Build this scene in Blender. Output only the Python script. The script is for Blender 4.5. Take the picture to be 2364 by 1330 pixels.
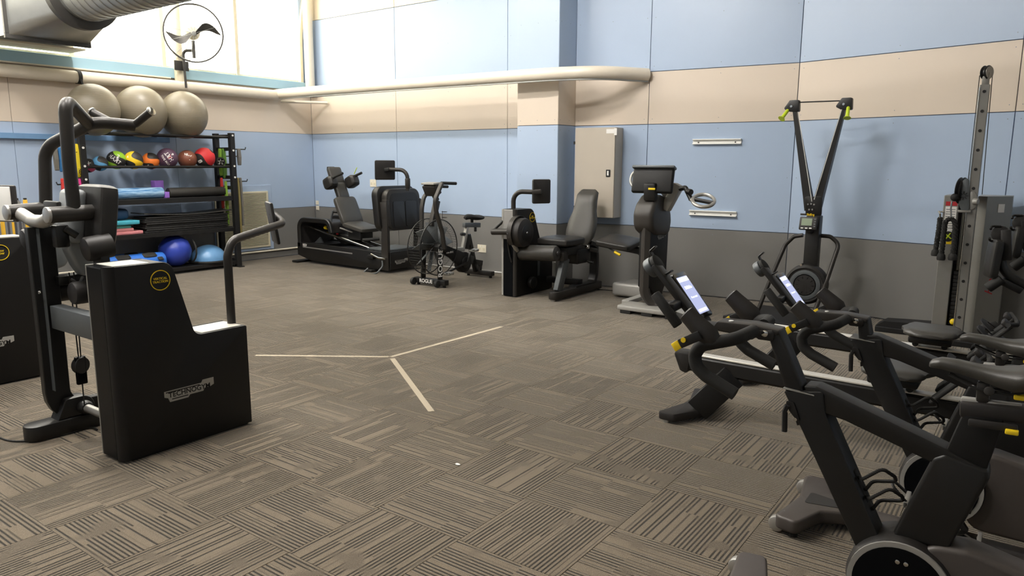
import bpy, bmesh, math, random
from mathutils import Vector, Matrix
random.seed(7)
SC = bpy.context.scene
COL = SC.collection
for o in list(bpy.data.objects): bpy.data.objects.remove(o)
V = Vector
# ------------------------------------------------------------------ camera, world, exposure
CAM_P = V((10.037, -8.134, 1.524))
CAM_X = V((0.80935, 0.58731, 0.00477)).normalized()
CAM_U = V((-0.10299, 0.13392, 0.98563)).normalized()
CAM_F = V((-0.57823, 0.79821, -0.16887)).normalized()
FPX = 1685.7
cd = bpy.data.cameras.new('camera'); cam = bpy.data.objects.new('camera', cd); COL.objects.link(cam)
cd.sensor_width = 36.0; cd.lens = FPX * 36.0 / 2364.0; cd.clip_start = 0.05; cd.clip_end = 200
m = Matrix((CAM_X, CAM_U, -CAM_F)).transposed().to_4x4(); m.translation = CAM_P; cam.matrix_world = m
SC.camera = cam
w = bpy.data.worlds.new('world'); SC.world = w; w.use_nodes = True
bg = w.node_tree.nodes['Background']; bg.inputs['Color'].default_value = (0.85, 0.93, 1.0, 1); bg.inputs['Strength'].default_value = 1.0
SC.view_settings.view_transform = 'Standard'; SC.view_settings.look = 'None'
SC.view_settings.gamma = 1.0; SC.view_settings.use_curve_mapping = False
SC.view_settings.exposure = 1.0
WINDOW_GLOW = 3.0      # frosted panes of the daylit windows
LAMP_GLOW = 54.0       # ceiling battens

# ------------------------------------------------------------------ surveying helpers: a sight line met with a plane of the room
def ray(px, py): return CAM_F + CAM_X * ((px - 1182.0) / FPX) - CAM_U * ((py - 665.0) / FPX)
def PX(px, py, x): d = ray(px, py); return CAM_P + d * ((x - CAM_P.x) / d.x)
def PY(px, py, y): d = ray(px, py); return CAM_P + d * ((y - CAM_P.y) / d.y)
def PZ(px, py, z=0.0): d = ray(px, py); return CAM_P + d * ((z - CAM_P.z) / d.z)
def PN(px, py, o, n):
    d = ray(px, py); o = V(o); n = V(n); return CAM_P + d * ((o - CAM_P).dot(n) / d.dot(n))

# ------------------------------------------------------------------ materials
def lin(c):
    if isinstance(c, str):
        c = [int(c[i:i+2], 16) / 255 for i in (0, 2, 4)]
        c = [x / 12.92 if x <= 0.04045 else ((x + 0.055) / 1.055) ** 2.4 for x in c]
    return (c[0], c[1], c[2], 1.0)
def mat(name, col, rough=0.5, metal=0.0, var=0.06, scale=30.0, bump=0.0, emit=None, es=0.0, spec=0.5, coat=0.0, alpha=1.0, trans=0.0):
    M = bpy.data.materials.new(name); M.use_nodes = True
    n = M.node_tree.nodes; L = M.node_tree.links; b = n['Principled BSDF']; c = lin(col)
    tc = n.new('ShaderNodeTexCoord'); nz = n.new('ShaderNodeTexNoise'); nz.inputs['Scale'].default_value = scale; nz.inputs['Detail'].default_value = 3
    L.new(tc.outputs['Object'], nz.inputs['Vector'])
    mx = n.new('ShaderNodeMix'); mx.data_type = 'RGBA'
    mx.inputs[6].default_value = tuple(x * (1 - var) for x in c[:3]) + (1,); mx.inputs[7].default_value = tuple(min(1, x * (1 + var)) for x in c[:3]) + (1,)
    L.new(nz.outputs['Fac'], mx.inputs[0]); L.new(mx.outputs[2], b.inputs['Base Color'])
    b.inputs['Roughness'].default_value = rough; b.inputs['Metallic'].default_value = metal
    b.inputs['Specular IOR Level'].default_value = spec; b.inputs['Coat Weight'].default_value = coat
    b.inputs['Alpha'].default_value = alpha; b.inputs['Transmission Weight'].default_value = trans
    if bump:
        bp = n.new('ShaderNodeBump'); bp.inputs['Strength'].default_value = bump; bp.inputs['Distance'].default_value = 0.002
        L.new(nz.outputs['Fac'], bp.inputs['Height']); L.new(bp.outputs['Normal'], b.inputs['Normal'])
    if emit is not None:
        b.inputs['Emission Color'].default_value = lin(emit); b.inputs['Emission Strength'].default_value = es
    return M
M = {}
def mk(k, *a, **kw): M[k] = mat(k, *a, **kw); return M[k]
mk('panel_blue', 'aabcd4', 0.32, var=0.025, scale=2.2)
mk('panel_beige', 'd8cab9', 0.45, var=0.025, scale=2.2)
mk('panel_cream', 'e6dac2', 0.5, var=0.02, scale=2.2)
mk('panel_grey', '7b7976', 0.5, var=0.04, scale=3)
mk('groove', '6b7690', 0.8)
mk('plain_white', 'e6e2da', 0.6, var=0.02, scale=2)
mk('pipe_cream', 'e2d8c6', 0.35, var=0.03, scale=4)
mk('sill_blue', 'a3c6d6', 0.45, var=0.03, scale=4)
mk('rail_blue', '6f94bb', 0.5, var=0.05, scale=8)
mk('frame_cream', 'd9d0b6', 0.5, var=0.05, scale=10)
mk('white_plastic', 'ecebe6', 0.35, var=0.02)
mk('cream_plastic', 'e8e0cc', 0.4, var=0.02)
mk('galv', 'a9aaa6', 0.38, 0.75, var=0.10, scale=9)
mk('galv_dark', '4a4845', 0.5, 0.6, var=0.10, scale=9)
mk('cabinet', 'b9b0a2', 0.45, var=0.04, scale=5)
mk('black_metal', '151413', 0.42, 0.0, var=0.08, scale=40)
mk('black_paint', '0f0e0e', 0.55, 0.0, var=0.08, scale=60)
mk('tower_black', '0e0d0c', 0.5, 0.0, var=0.06, scale=60, spec=0.35)
mk('gloss_black', '0b0d10', 0.22, 0.0, var=0.02, spec=0.10)
mk('anthracite', '33302d', 0.42, 0.35, var=0.08, scale=50)
mk('anthracite2', '5d6163', 0.45, 0.3, var=0.08, scale=50)
mk('silver', 'b5b3ae', 0.35, 0.7, var=0.06, scale=40)
mk('silver_paint', 'a3a19b', 0.42, 0.25, var=0.05, scale=30)
mk('chrome', 'd8d6d0', 0.12, 1.0, var=0.02)
mk('rubber', '1b1a18', 0.75, 0.0, var=0.10, scale=80, bump=0.3)
mk('vinyl', '262422', 0.42, 0.0, var=0.08, scale=60, bump=0.15)
mk('vinyl_light', '3f3d39', 0.42, 0.0, var=0.07, scale=60, bump=0.12)
mk('shell_grey', '8d9091', 0.5, 0.1, var=0.04, scale=30)
mk('dark_shell', '221f1d', 0.5, 0.0, var=0.08, scale=50, bump=0.1)
mk('yellow', 'f2cf1d', 0.45, var=0.03)
mk('lime', 'c3d82c', 0.45, var=0.03)
mk('white_paint', 'e9e7e2', 0.5, var=0.02)
mk('screen_black', '0b0c0f', 0.15, var=0.0)
mk('red_print', 'b0252b', 0.5)
mk('tape', 'a89c88', 0.7, var=0.06, scale=60)

# ------------------------------------------------------------------ mesh helpers
def fil(pts, rad, n=6, closed=False):
    """round the corners of a 3D polyline"""
    pts = [V(p) for p in pts]; out = []; N = len(pts)
    for i, p in enumerate(pts):
        r = rad[i] if isinstance(rad, (list, tuple)) else rad
        if (not closed and i in (0, N - 1)) or r <= 0: out.append(p); continue
        a = pts[i - 1] - p; b = pts[(i + 1) % N] - p
        la, lb = a.length, b.length
        if la < 1e-6 or lb < 1e-6: out.append(p); continue
        a /= la; b /= lb
        ang = a.angle(b)
        if ang > math.pi - 0.02 or ang < 0.02: out.append(p); continue
        d = min(r / math.tan(ang / 2), la * 0.49, lb * 0.49)
        rr = d * math.tan(ang / 2)
        c = p + (a + b).normalized() * (rr / math.sin(ang / 2))
        s = p + a * d - c; e = p + b * d - c
        tot = s.angle(e); ax = s.cross(e).normalized()
        for k in range(n + 1): out.append(c + Matrix.Rotation(tot * k / n, 3, ax) @ s)
    return out
class MB:
    def __init__(s): s.v = []; s.f = []
    def add(s, v, f):
        o = len(s.v); s.v += [V(p) for p in v]; s.f += [[i + o for i in q] for q in f]; return s
    def bm(s, b):
        b.verts.ensure_lookup_table(); b.verts.index_update()
        s.add([v.co.copy() for v in b.verts], [[v.index for v in f.verts] for f in b.faces]); b.free(); return s
    def box(s, c, d, rot=None, bev=0.0, seg=2):
        b = bmesh.new(); bmesh.ops.create_cube(b, size=1.0)
        for v in b.verts: v.co = V((v.co.x * d[0], v.co.y * d[1], v.co.z * d[2]))
        if bev > 0: bmesh.ops.bevel(b, geom=b.edges[:], offset=min(bev, 0.49 * min(d)), segments=seg, profile=0.5, affect='EDGES')
        R = rot.to_3x3() if rot is not None else Matrix.Identity(3)
        for v in b.verts: v.co = R @ v.co + V(c)
        return s.bm(b)
    def span(s, a, b, bev=0.0, seg=2):
        a = V(a); b = V(b); d = b - a
        return s.box((a + b) / 2, (abs(d.x), abs(d.y), abs(d.z)), None, bev, seg)
    def bar(s, a, b, w, h, up=(0, 0, 1), bev=0.0):
        """rectangular bar from a to b, w across, h along up"""
        a = V(a); b = V(b); x = (b - a); L = x.length; x /= L
        y = V(up).cross(x); y.normalize(); z = x.cross(y)
        R = Matrix((x, y, z)).transposed()
        return s.box((a + b) / 2, (L, w, h), R, bev)
    def prism(s, pts, vec, bev=0.0, seg=2):
        pts = [V(p) for p in pts]; vec = V(vec); b = bmesh.new()
        lo = [b.verts.new(p) for p in pts]; hi = [b.verts.new(p + vec) for p in pts]; n = len(pts)
        b.faces.new(lo[::-1]); b.faces.new(hi)
        for i in range(n): b.faces.new((lo[i], lo[(i + 1) % n], hi[(i + 1) % n], hi[i]))
        bmesh.ops.recalc_face_normals(b, faces=b.faces[:])
        if bev > 0:
            es = [e for e in b.edges if (e.verts[0] in lo and e.verts[1] in lo) or (e.verts[0] in hi and e.verts[1] in hi)]
            bmesh.ops.bevel(b, geom=es, offset=bev, segments=seg, profile=0.5, affect='EDGES', clamp_overlap=True)
        return s.bm(b)
    def frames(s, P, up=None, closed=False):
        N = len(P); T = []
        for i in range(N):
            if closed: t = P[(i + 1) % N] - P[i - 1]
            else: t = P[min(i + 1, N - 1)] - P[max(i - 1, 0)]
            T.append(t.normalized())
        u = V(up) if up is not None else (V((0, 0, 1)) if abs(T[0].z) < 0.9 else V((1, 0, 0)))
        out = []
        for i in range(N):
            if up is None and i: u = out[-1][1]
            y = (u - T[i] * u.dot(T[i])); 
            if y.length < 1e-5: y = T[i].orthogonal()
            y.normalize(); out.append((T[i], y, T[i].cross(y)))
        return out
    def sweep(s, pts, sec, up=None, closed=False, caps=True, scale=None):
        """sweep a 2D section (y along up, z sideways) along points"""
        P = [V(p) for p in pts]; F = s.frames(P, up, closed); n = len(sec); v = []
        for i, p in enumerate(P):
            k = scale[i] if scale else 1.0
            for a, c in sec: v.append(p + F[i][1] * a * k + F[i][2] * c * k)
        f = []; N = len(P)
        for i in range(N if closed else N - 1):
            j = (i + 1) % N
            for q in range(n): f.append([i * n + q, i * n + (q + 1) % n, j * n + (q + 1) % n, j * n + q])
        if caps and not closed: f.append(list(range(n))[::-1]); f.append([(N - 1) * n + q for q in range(n)])
        return s.add(v, f)
    def tube(s, pts, r, fr=0.0, n=12, closed=False, fn=6, caps=True):
        P = fil(pts, fr, fn, closed) if fr else [V(p) for p in pts]
        sec = [(math.cos(2 * math.pi * k / n), math.sin(2 * math.pi * k / n)) for k in range(n)]
        if isinstance(r, (list, tuple)): return s.sweep(P, sec, closed=closed, caps=caps, scale=r)
        return s.sweep(P, [(a * r, b * r) for a, b in sec], closed=closed, caps=caps)
    def rbar(s, pts, w, h, fr=0.0, up=None, bev=0.006, fn=6, closed=False):
        """rounded rectangular tube; h along up, w sideways"""
        P = fil(pts, fr, fn, closed) if fr else [V(p) for p in pts]
        a, b, c = h / 2, w / 2, min(bev, h * 0.45, w * 0.45)
        sec = [(a, b - c), (a, -b + c), (a - c, -b), (-a + c, -b), (-a, -b + c), (-a, b - c), (-a + c, b), (a - c, b)]
        return s.sweep(P, sec, up=up, closed=closed)
    def lathe(s, prof, o, ax=(0, 0, 1), n=24, scale2=None):
        o = V(o); z = V(ax).normalized(); x = z.orthogonal().normalized(); y = z.cross(x); v = []; f = []; m = len(prof)
        for r, h in prof:
            for k in range(n):
                t = 2 * math.pi * k / n; v.append(o + z * h + (x * math.cos(t) + y * math.sin(t)) * r)
        for i in range(m - 1):
            for k in range(n): f.append([i * n + k, i * n + (k + 1) % n, (i + 1) * n + (k + 1) % n, (i + 1) * n + k])
        if prof[0][0] > 1e-6: f.append(list(range(n))[::-1])
        if prof[-1][0] > 1e-6: f.append([(m - 1) * n + k for k in range(n)])
        return s.add(v, f)
    def cyl(s, a, b, r, n=16, bev=0.0):
        a = V(a); b = V(b); L = (b - a).length
        e = min(bev, r * 0.9, L * 0.45)
        pr = [(r, 0), (r, L)] if not e else [(r - e, 0), (r - e * 0.3, e * 0.3), (r, e), (r, L - e), (r - e * 0.3, L - e * 0.3), (r - e, L)]
        return s.lathe(pr, a, b - a, n)
    def ball(s, c, r, n=24, sc=(1, 1, 1), rot=None):
        b = bmesh.new(); bmesh.ops.create_uvsphere(b, u_segments=n, v_segments=max(8, n // 2), radius=1.0)
        R = rot.to_3x3() if rot is not None else Matrix.Identity(3)
        for v in b.verts: v.co = R @ V((v.co.x * r * sc[0], v.co.y * r * sc[1], v.co.z * r * sc[2])) + V(c)
        return s.bm(b)
    def cushion(s, c, d, rot=None, bulge=0.25, rnd=0.3, n=10):
        """a padded block: superellipse plan, domed faces; d = size"""
        R = rot.to_3x3() if rot is not None else Matrix.Identity(3); b = bmesh.new()
        bmesh.ops.create_cube(b, size=2.0); bmesh.ops.subdivide_edges(b, edges=b.edges[:], cuts=n, use_grid_fill=True)
        for v in b.verts:
            x, y, z = v.co; L = max(abs(x), abs(y))
            k = 1.0
            if L > 1e-6:
                p = 2 + 2 / max(rnd, 0.05); k = L / ((abs(x) ** p + abs(y) ** p) ** (1 / p))
            x *= k; y *= k; e = min(1, max(abs(v.co.x), abs(v.co.y)))
            zz = z * (1 - bulge * e ** 5)
            if abs(z) > 0.999: pass
            sh = 1 - 0.06 * (abs(z) ** 6)
            v.co = R @ V((x * d[0] / 2 * sh, y * d[1] / 2 * sh, zz * d[2] / 2)) + V(c)
        return s.bm(b)
    def loft(s, rings, caps=True):
        n = len(rings[0]); v = [p for r in rings for p in r]; f = []
        for i in range(len(rings) - 1):
            for k in range(n): f.append([i * n + k, i * n + (k + 1) % n, (i + 1) * n + (k + 1) % n, (i + 1) * n + k])
        if caps: f.append(list(range(n))[::-1]); f.append([(len(rings) - 1) * n + k for k in range(n)])
        return s.add(v, f)
    def build(s, name, material, parent=None, label=None, smooth=True, angle=35, kind=None):
        off = parent.matrix_basis.translation if parent is not None else V((0, 0, 0))
        p = parent
        if parent is not None:
            off = V((0, 0, 0)); q = parent
            while q is not None: off = off + q.location; q = q.parent
        me = bpy.data.meshes.new(name); me.from_pydata([tuple(v - off) for v in s.v], [], s.f); me.update()
        b = bmesh.new(); b.from_mesh(me); bmesh.ops.remove_doubles(b, verts=b.verts[:], dist=1e-6); bmesh.ops.recalc_face_normals(b, faces=b.faces[:]); b.to_mesh(me); b.free()
        if smooth:
            me.polygons.foreach_set('use_smooth', [True] * len(me.polygons)); me.set_sharp_from_angle(angle=math.radians(angle))
        me.materials.append(M[material] if isinstance(material, str) else material)
        o = bpy.data.objects.new(name, me); COL.objects.link(o)
        if parent is not None: o.parent = parent
        if label: o['label'] = label
        if kind: o['kind'] = kind
        return o
def recenter(o):
    """put a lone mesh's origin at the middle of its base"""
    vs = o.data.vertices; n = len(vs)
    lo = V([min(v.co[i] for v in vs) for i in range(3)]); hi = V([max(v.co[i] for v in vs) for i in range(3)])
    c = V(((lo.x + hi.x) / 2, (lo.y + hi.y) / 2, lo.z))
    o.data.transform(Matrix.Translation(-c)); o.location = c
    return o
def tag(o, label, cat, group=None, kind=None):
    if label: o['label'] = label
    if cat: o['category'] = cat
    if group: o['group'] = group
    if kind: o['kind'] = kind
    return o
def thing(name, label, cat, loc=(0, 0, 0), group=None):
    o = bpy.data.objects.new(name, None); COL.objects.link(o); o.location = V(loc); o.empty_display_size = 0.2
    return tag(o, label, cat, group)
def struct(o, label=None, cat=None):
    o['kind'] = 'structure'
    if label: o['label'] = label
    return o
def copy_tree(o, parent=None):
    c = o.copy(); COL.objects.link(c); c.parent = parent
    for ch in list(o.children):
        if ch.name in bpy.data.objects: copy_tree(ch, c)
    return c
def text(s, size, o, xdir, updir, parent, material='white_paint', name='lettering', depth=0.001, align='CENTER', bold=False, sx=1.0, shear=0.0):
    """flat lettering lying in the plane of xdir and updir, centred on o"""
    cu = bpy.data.curves.new('t', 'FONT'); cu.body = s; cu.size = size; cu.align_x = align; cu.align_y = 'CENTER'; cu.extrude = depth; cu.resolution_u = 3; cu.shear = shear
    if bold: cu.offset = size * 0.022
    ob = bpy.data.objects.new('t', cu); COL.objects.link(ob); bpy.context.view_layer.update()
    me = bpy.data.meshes.new_from_object(ob.evaluated_get(bpy.context.evaluated_depsgraph_get())); bpy.data.objects.remove(ob); bpy.data.curves.remove(cu)
    x = V(xdir).normalized(); u = V(updir); u = (u - x * u.dot(x)).normalized(); z = x.cross(u)
    R = Matrix((x * sx, u, z)).transposed()
    b = MB(); b.add([R @ v.co + V(o) for v in me.vertices], [list(p.vertices) for p in me.polygons]); bpy.data.meshes.remove(me)
    return b.build(name, material, parent, smooth=False)
def rrect(o, x, y, w, h, r, n=5):
    """rounded rectangle outline, centre o, axes x y"""
    o = V(o); x = V(x).normalized(); y = V(y).normalized(); r = min(r, w * 0.49, h * 0.49); P = []
    for sx, sy, a0 in ((1, 1, 0), (-1, 1, 90), (-1, -1, 180), (1, -1, 270)):
        for k in range(n + 1):
            a = math.radians(a0 + 90 * k / n); P.append(o + x * (sx * (w / 2 - r) + r * math.cos(a)) + y * (sy * (h / 2 - r) + r * math.sin(a)))
    return P
def disc_pts(o, ax, r, n=24):
    z = V(ax).normalized(); x = z.orthogonal().normalized(); y = z.cross(x)
    return [V(o) + (x * math.cos(2 * math.pi * k / n) + y * math.sin(2 * math.pi * k / n)) * r for k in range(n)]
def logo(o, x, u, w, parent, plate='silver_paint', ink='tower_black'):
    """the makers' wordmark on its notched plate"""
    x = V(x).normalized(); u = V(u).normalized(); nrm = x.cross(u); h = w * 0.27; o = V(o)
    def q(a, b): return o + x * (a * w) + u * (b * h)
    P = [q(-.5, .30), (q(.24, .30)), q(.27, .5), q(.5, .5), q(.5, .0), q(.42, -.12), q(.30, -.12), q(.27, -.32), q(.0, -.32), q(-.04, -.5), q(-.40, -.5), q(-.43, -.2), q(-.5, -.1)]
    pl = MB().prism(P, nrm * 0.002).build('logo_plate', plate, parent, smooth=False)
    text('TECHNOGYM', w * 0.135, q(.0, -.03) + nrm * 0.0022, x, u, pl, ink, 'lettering', 0.0004, sx=1.0, bold=True)
    MB().prism([q(-.47, .24), q(.2, .24), q(.2, .17), q(-.47, .17)], nrm * 0.0026).build('logo_line', ink, pl, smooth=False)
    MB().prism([q(-.36, -.36), q(-.04, -.36), q(-.04, -.29), q(-.36, -.29)], nrm * 0.0026).build('logo_line', ink, pl, smooth=False)
    return pl

# ------------------------------------------------------------------ the room shell
ZB = [0.0, 0.78, 1.98, 2.58, 3.78, 5.2]
ROWMAT = ['panel_grey', 'panel_blue', 'panel_beige', 'panel_blue', 'panel_cream']
mk('screw', '8a8f96', .5, .3)
def wall(name, a, b, cols, rows, label, z1=5.2, thick=0.12, gap=0.007, inset=0.0):
    """panelled wall from a to b (room on the right-hand side of a->b); cols are distances from a"""
    a = V((a[0], a[1], 0)); b = V((b[0], b[1], 0)); x = (b - a); L = x.length; x /= L; nrm = V((x.y, -x.x, 0))
    R = Matrix((x, nrm, V((0, 0, 1)))).transposed()
    c = (a + b) / 2 - nrm * (0.012 + thick / 2); c.z = z1 / 2
    w = MB().box(c, (L - 2 * inset, thick, z1), R).build(name, 'groove', None, smooth=False); struct(w, label)
    for i in range(len(cols) - 1):
        for z0, z1_, mt in rows:
            s0, s1 = cols[i] + gap / 2, cols[i + 1] - gap / 2
            cc = a + x * ((s0 + s1) / 2) - nrm * 0.006; cc.z = (z0 + z1_) / 2
            MB().box(cc, (s1 - s0, 0.012, z1_ - z0 - gap), R, 0.0015, 1).build('wall_panel', mt, w, smooth=False)
    sc_ = MB()
    for i in range(len(cols) - 1):
        for s_ in (cols[i] + .05, (cols[i] + cols[i + 1]) / 2, cols[i + 1] - .05):
            if cols[i + 1] - cols[i] < .3: continue
            for z0, z1_, mt in rows:
                for z in ((z0 + .06, (z0 + z1_) / 2, z1_ - .06) if z1_ - z0 > 1 else (z0 + .06, z1_ - .06)):
                    p = a + x * s_; p.z = z; sc_.cyl(p - nrm * .002, p + nrm * .0012, .0045, 6)
    sc_.build('screw_heads', 'screw', w, kind='stuff')
    return w
ROWS = [(ZB[i], ZB[i + 1], ROWMAT[i]) for i in range(5)]
floor = struct(MB().span((-0.2, -15, -0.12), (14.2, 0.6, -0.0125)).build('floor', 'groove', None, smooth=False), 'dark brown grey carpet tiled gym floor')
# wall behind the equipment, with the column and the bent wall beyond it
wall('wall_back', (0, 0), (4.66, 0), [0, 1.967, 4.054, 4.66], ROWS, 'pale blue and beige panelled back wall')
wall('wall_column', (4.595, -0.527), (5.2, -0.527), [0, 0.605], ROWS, 'narrow panelled column face standing out of the wall', inset=0.014, thick=0.05)
wall('wall_column_side', (5.2, -0.527), (5.2, -0.02), [0, 0.50], ROWS, 'shaded side of the panelled column', inset=0.014, thick=0.05)
wall('wall_column_far_side', (4.595, 0.0), (4.595, -0.527), [0, 0.527], ROWS, 'far side of the panelled column', inset=0.014, thick=0.05)
wall('wall_middle', (5.2, -0.139), (7.80, 0.102), [0, 0.957, 2.611], ROWS, 'blue panelled wall behind the metal cabinet')
dD = V((math.cos(math.radians(-13.6)), math.sin(math.radians(-13.6)), 0)); pD = V((7.80, 0.102, 0))
eD = pD + dD * 6.0
wall('wall_right', (pD.x, pD.y), (eD.x, eD.y), [0, 2.009, 4.0, 6.0], ROWS, 'blue panelled wall bending towards the right')
wall('wall_far_right', (eD.x, eD.y), (eD.x, -14.6), [0, 2, 4, 6, 8, 10, 12, 13.2], ROWS, 'panelled wall at the right end of the gym')
wall('wall_behind', (eD.x, -14.6), (0, -14.6), [0, 2, 4, 6, 8, 10, 12, 13.6], ROWS, 'panelled wall behind the viewer')
# window wall: panels below the sill only
yA = [0, 2.40, 4.43, 6.45, 8.5, 10.5, 12.5, 14.6]
wl = MB().span((-0.132, -14.6, 0), (-0.012, 0.12, 2.68)).span((-0.132, -14.6, 4.75), (-0.012, 0.12, 5.2)).span((-0.132, -14.6, 2.68), (-0.012, -8.55, 4.75)).build('wall_left', 'groove', None, smooth=False); struct(wl, 'pale blue window wall behind the storage rack')
for i in range(len(yA) - 1):
    for z0, z1, mt in [(0.115, 0.78, 'panel_grey'), (0.78, 1.98, 'panel_blue'), (1.98, 2.68, 'panel_beige'), (4.75, 5.2, 'panel_cream')]:
        MB().span((-0.012, -yA[i] - 0.0025, z0 + .0025), (0, -yA[i + 1] + 0.0025, z1 - .0025)).build('wall_panel', mt, wl, smooth=False)
    if i > 3: MB().span((-0.012, -yA[i] - 0.0025 - (0.05 if i == 4 else 0), 2.6825), (0, -yA[i + 1] + 0.0025, 4.7475)).build('wall_panel', 'panel_blue', wl, smooth=False)
bl = MB().span((0.0, -14.5, 0.0), (0.012, -0.02, 0.10), 0.002).build('baseboard_left', 'panel_grey', None, smooth=False); struct(bl, 'low dark grey skirting under the window wall')
struct(MB().span((-0.2, -15, 5.2), (14.2, 0.6, 5.3)).build('ceiling', 'plain_white', None, smooth=False), 'plain white ceiling high above the gym')
# skirting strips
struct(MB().span((0.02, -0.014, 0.0), (4.59, -0.001, 0.012)).build('baseboard_back', 'white_plastic', None, smooth=False), 'thin pale strip at the foot of the back wall')

# ------------------------------------------------------------------ windows above the sill
mp = bpy.data.materials.new('frosted_pane'); mp.use_nodes = True; b_ = mp.node_tree.nodes['Principled BSDF']
b_.inputs['Base Color'].default_value = (0.8, 0.8, 0.8, 1); b_.inputs['Roughness'].default_value = 0.5
tc_ = mp.node_tree.nodes.new('ShaderNodeTexCoord'); nz_ = mp.node_tree.nodes.new('ShaderNodeTexNoise'); nz_.inputs['Scale'].default_value = 1.2
rp_ = mp.node_tree.nodes.new('ShaderNodeMapRange'); rp_.inputs['To Min'].default_value = WINDOW_GLOW * 0.92; rp_.inputs['To Max'].default_value = WINDOW_GLOW * 1.08
mp.node_tree.links.new(tc_.outputs['Object'], nz_.inputs['Vector']); mp.node_tree.links.new(nz_.outputs['Fac'], rp_.inputs['Value']); mp.node_tree.links.new(rp_.outputs['Result'], b_.inputs['Emission Strength'])
b_.inputs['Emission Color'].default_value = (1.0, 0.965, 0.82, 1)
M['pane'] = mp
wy = [-0.20, -1.34, -2.49, -3.69, -4.9, -6.1, -7.3, -8.5]
for i in range(len(wy) - 1):
    y0, y1 = wy[i], wy[i + 1]
    fr = MB()
    fr.span((-0.06, y1 + 0.028, 2.80), (-0.01, y0 - 0.028, 2.83), 0.004).span((-0.06, y1 + 0.028, 4.70), (-0.01, y0 - 0.028, 4.75), 0.004)
    fr.span((-0.07, y1 - 0.028, 2.80), (0.01, y1 + 0.028, 4.75), 0.004)
    wnd = fr.build('window_%d' % (i + 1), 'frame_cream', None, smooth=False); struct(wnd, 'tall frosted clerestory window glowing white with daylight')
    MB().span((-0.045, y1 + 0.028, 2.83), (-0.035, y0 - 0.028, 4.70)).build('pane', 'pane', wnd, smooth=False)
# curved end frame by the corner
cp = [(-0.02, -0.17, 2.80), (-0.02, -0.165, 3.3), (-0.02, -0.155, 3.55), (-0.02, -0.11, 3.85), (-0.02, -0.06, 4.1), (-0.02, -0.0, 4.3)]
struct(MB().rbar(cp, 0.06, 0.08, 0.5, up=(1, 0, 0)).build('trim_1', 'frame_cream', None), 'slightly curved cream end frame of the window')
struct(MB().span((-0.08, -0.15, 2.68), (-0.03, 0.12, 5.2)).build('trim_2', 'panel_blue', None, smooth=False), 'blue strip between window frame and corner')
# blue sill band
sb = MB().span((-0.012, -14.5, 2.665), (0.055, -0.02, 2.80), 0.004).build('trim_3', 'sill_blue', None, smooth=False); struct(sb, 'pale blue sill band under the windows')
MB().span((0.0, -14.5, 2.652), (0.075, -2.45, 2.670), 0.003).build('ledge', 'cream_plastic', sb, smooth=False)
# round structural tube along the window wall, across the corner and into the right wall
zt = 2.555; rt = 0.075
pipeA = MB().tube([(0.11, -14.4, zt), (0.11, -0.68, zt)], rt, n=20).build('trim_4', 'pipe_cream', None); struct(pipeA, 'cream round tube running under the window sill')
pts = fil([(0.05, -0.72, zt + .02), (2.5, -0.72, zt + .015), (5.2, -0.70, zt), (5.75, -0.55, zt), (6.13, -0.06, zt - .01)], [0, 0, 1.6, .9, 0], 10)
pipeB = MB().tube(pts, rt, n=20).build('trim_5', 'pipe_cream', None); struct(pipeB, 'long cream round tube crossing in front of the wall and bending into it')
MB().sweep([p - V((0, 0, rt * 0.93)) for p in pts], [(0.012, 0.028), (0.012, -0.028), (-0.012, -0.028), (-0.012, 0.028)], up=(0, 0, 1)).build('lip', 'galv', pipeB, smooth=False)
MB().tube([(0.03, -0.62, zt - 0.085), (0.45, -0.03, zt - 0.085)], 0.022, n=12).build('bracket', 'pipe_cream', pipeB)
struct(MB().tube([(0.15, -0.12, 2.62), (0.15, -0.12, 5.2)], 0.075, n=20).build('trim_6', 'pipe_cream', None), 'cream vertical tube in the room corner')
colp = MB().tube([(0.09, -2.335, 2.62), (0.09, -2.335, 5.2)], 0.062, n=18).build('trim_7', 'frame_cream', None); struct(colp, 'cream vertical tube in front of the windows behind the fan')
# thin pale conduit above the skirting
cdt = MB().tube([(0.03, -4.6, 0.115), (0.03, -0.05, 0.115)], 0.014, n=10).build('floor_conduit', 'cream_plastic'); tag(recenter(cdt), 'thin cream conduit running low along the wall below the return air grille', 'pipe')
# projecting blue rail on the window wall
rl = MB().span((0.0, -8, 1.782), (0.045, -2.515, 1.848), 0.003).build('timber_rail', 'rail_blue', None, smooth=False)
tag(recenter(rl), 'long blue timber rail fixed to the wall behind the storage rack', 'rail')

# ------------------------------------------------------------------ carpet tiles (quarter-turned)
mc = bpy.data.materials.new('carpet'); mc.use_nodes = True; n_ = mc.node_tree.nodes; L_ = mc.node_tree.links; b_ = n_['Principled BSDF']
def nd(t, **kw):
    q = n_.new(t)
    for k, v in kw.items():
        if k in q.inputs: q.inputs[k].default_value = v
        else: setattr(q, k, v)
    return q
tc_ = nd('ShaderNodeTexCoord'); oi_ = nd('ShaderNodeObjectInfo')
off = nd('ShaderNodeVectorMath', operation='SCALE'); off.inputs[3].default_value = 37.0
cmb = nd('ShaderNodeCombineXYZ'); L_.new(oi_.outputs['Random'], cmb.inputs[0]); L_.new(oi_.outputs['Random'], cmb.inputs[1]); L_.new(cmb.outputs[0], off.inputs[0])
pos = nd('ShaderNodeVectorMath', operation='ADD'); L_.new(tc_.outputs['Object'], pos.inputs[0]); L_.new(off.outputs[0], pos.inputs[1])
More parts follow.
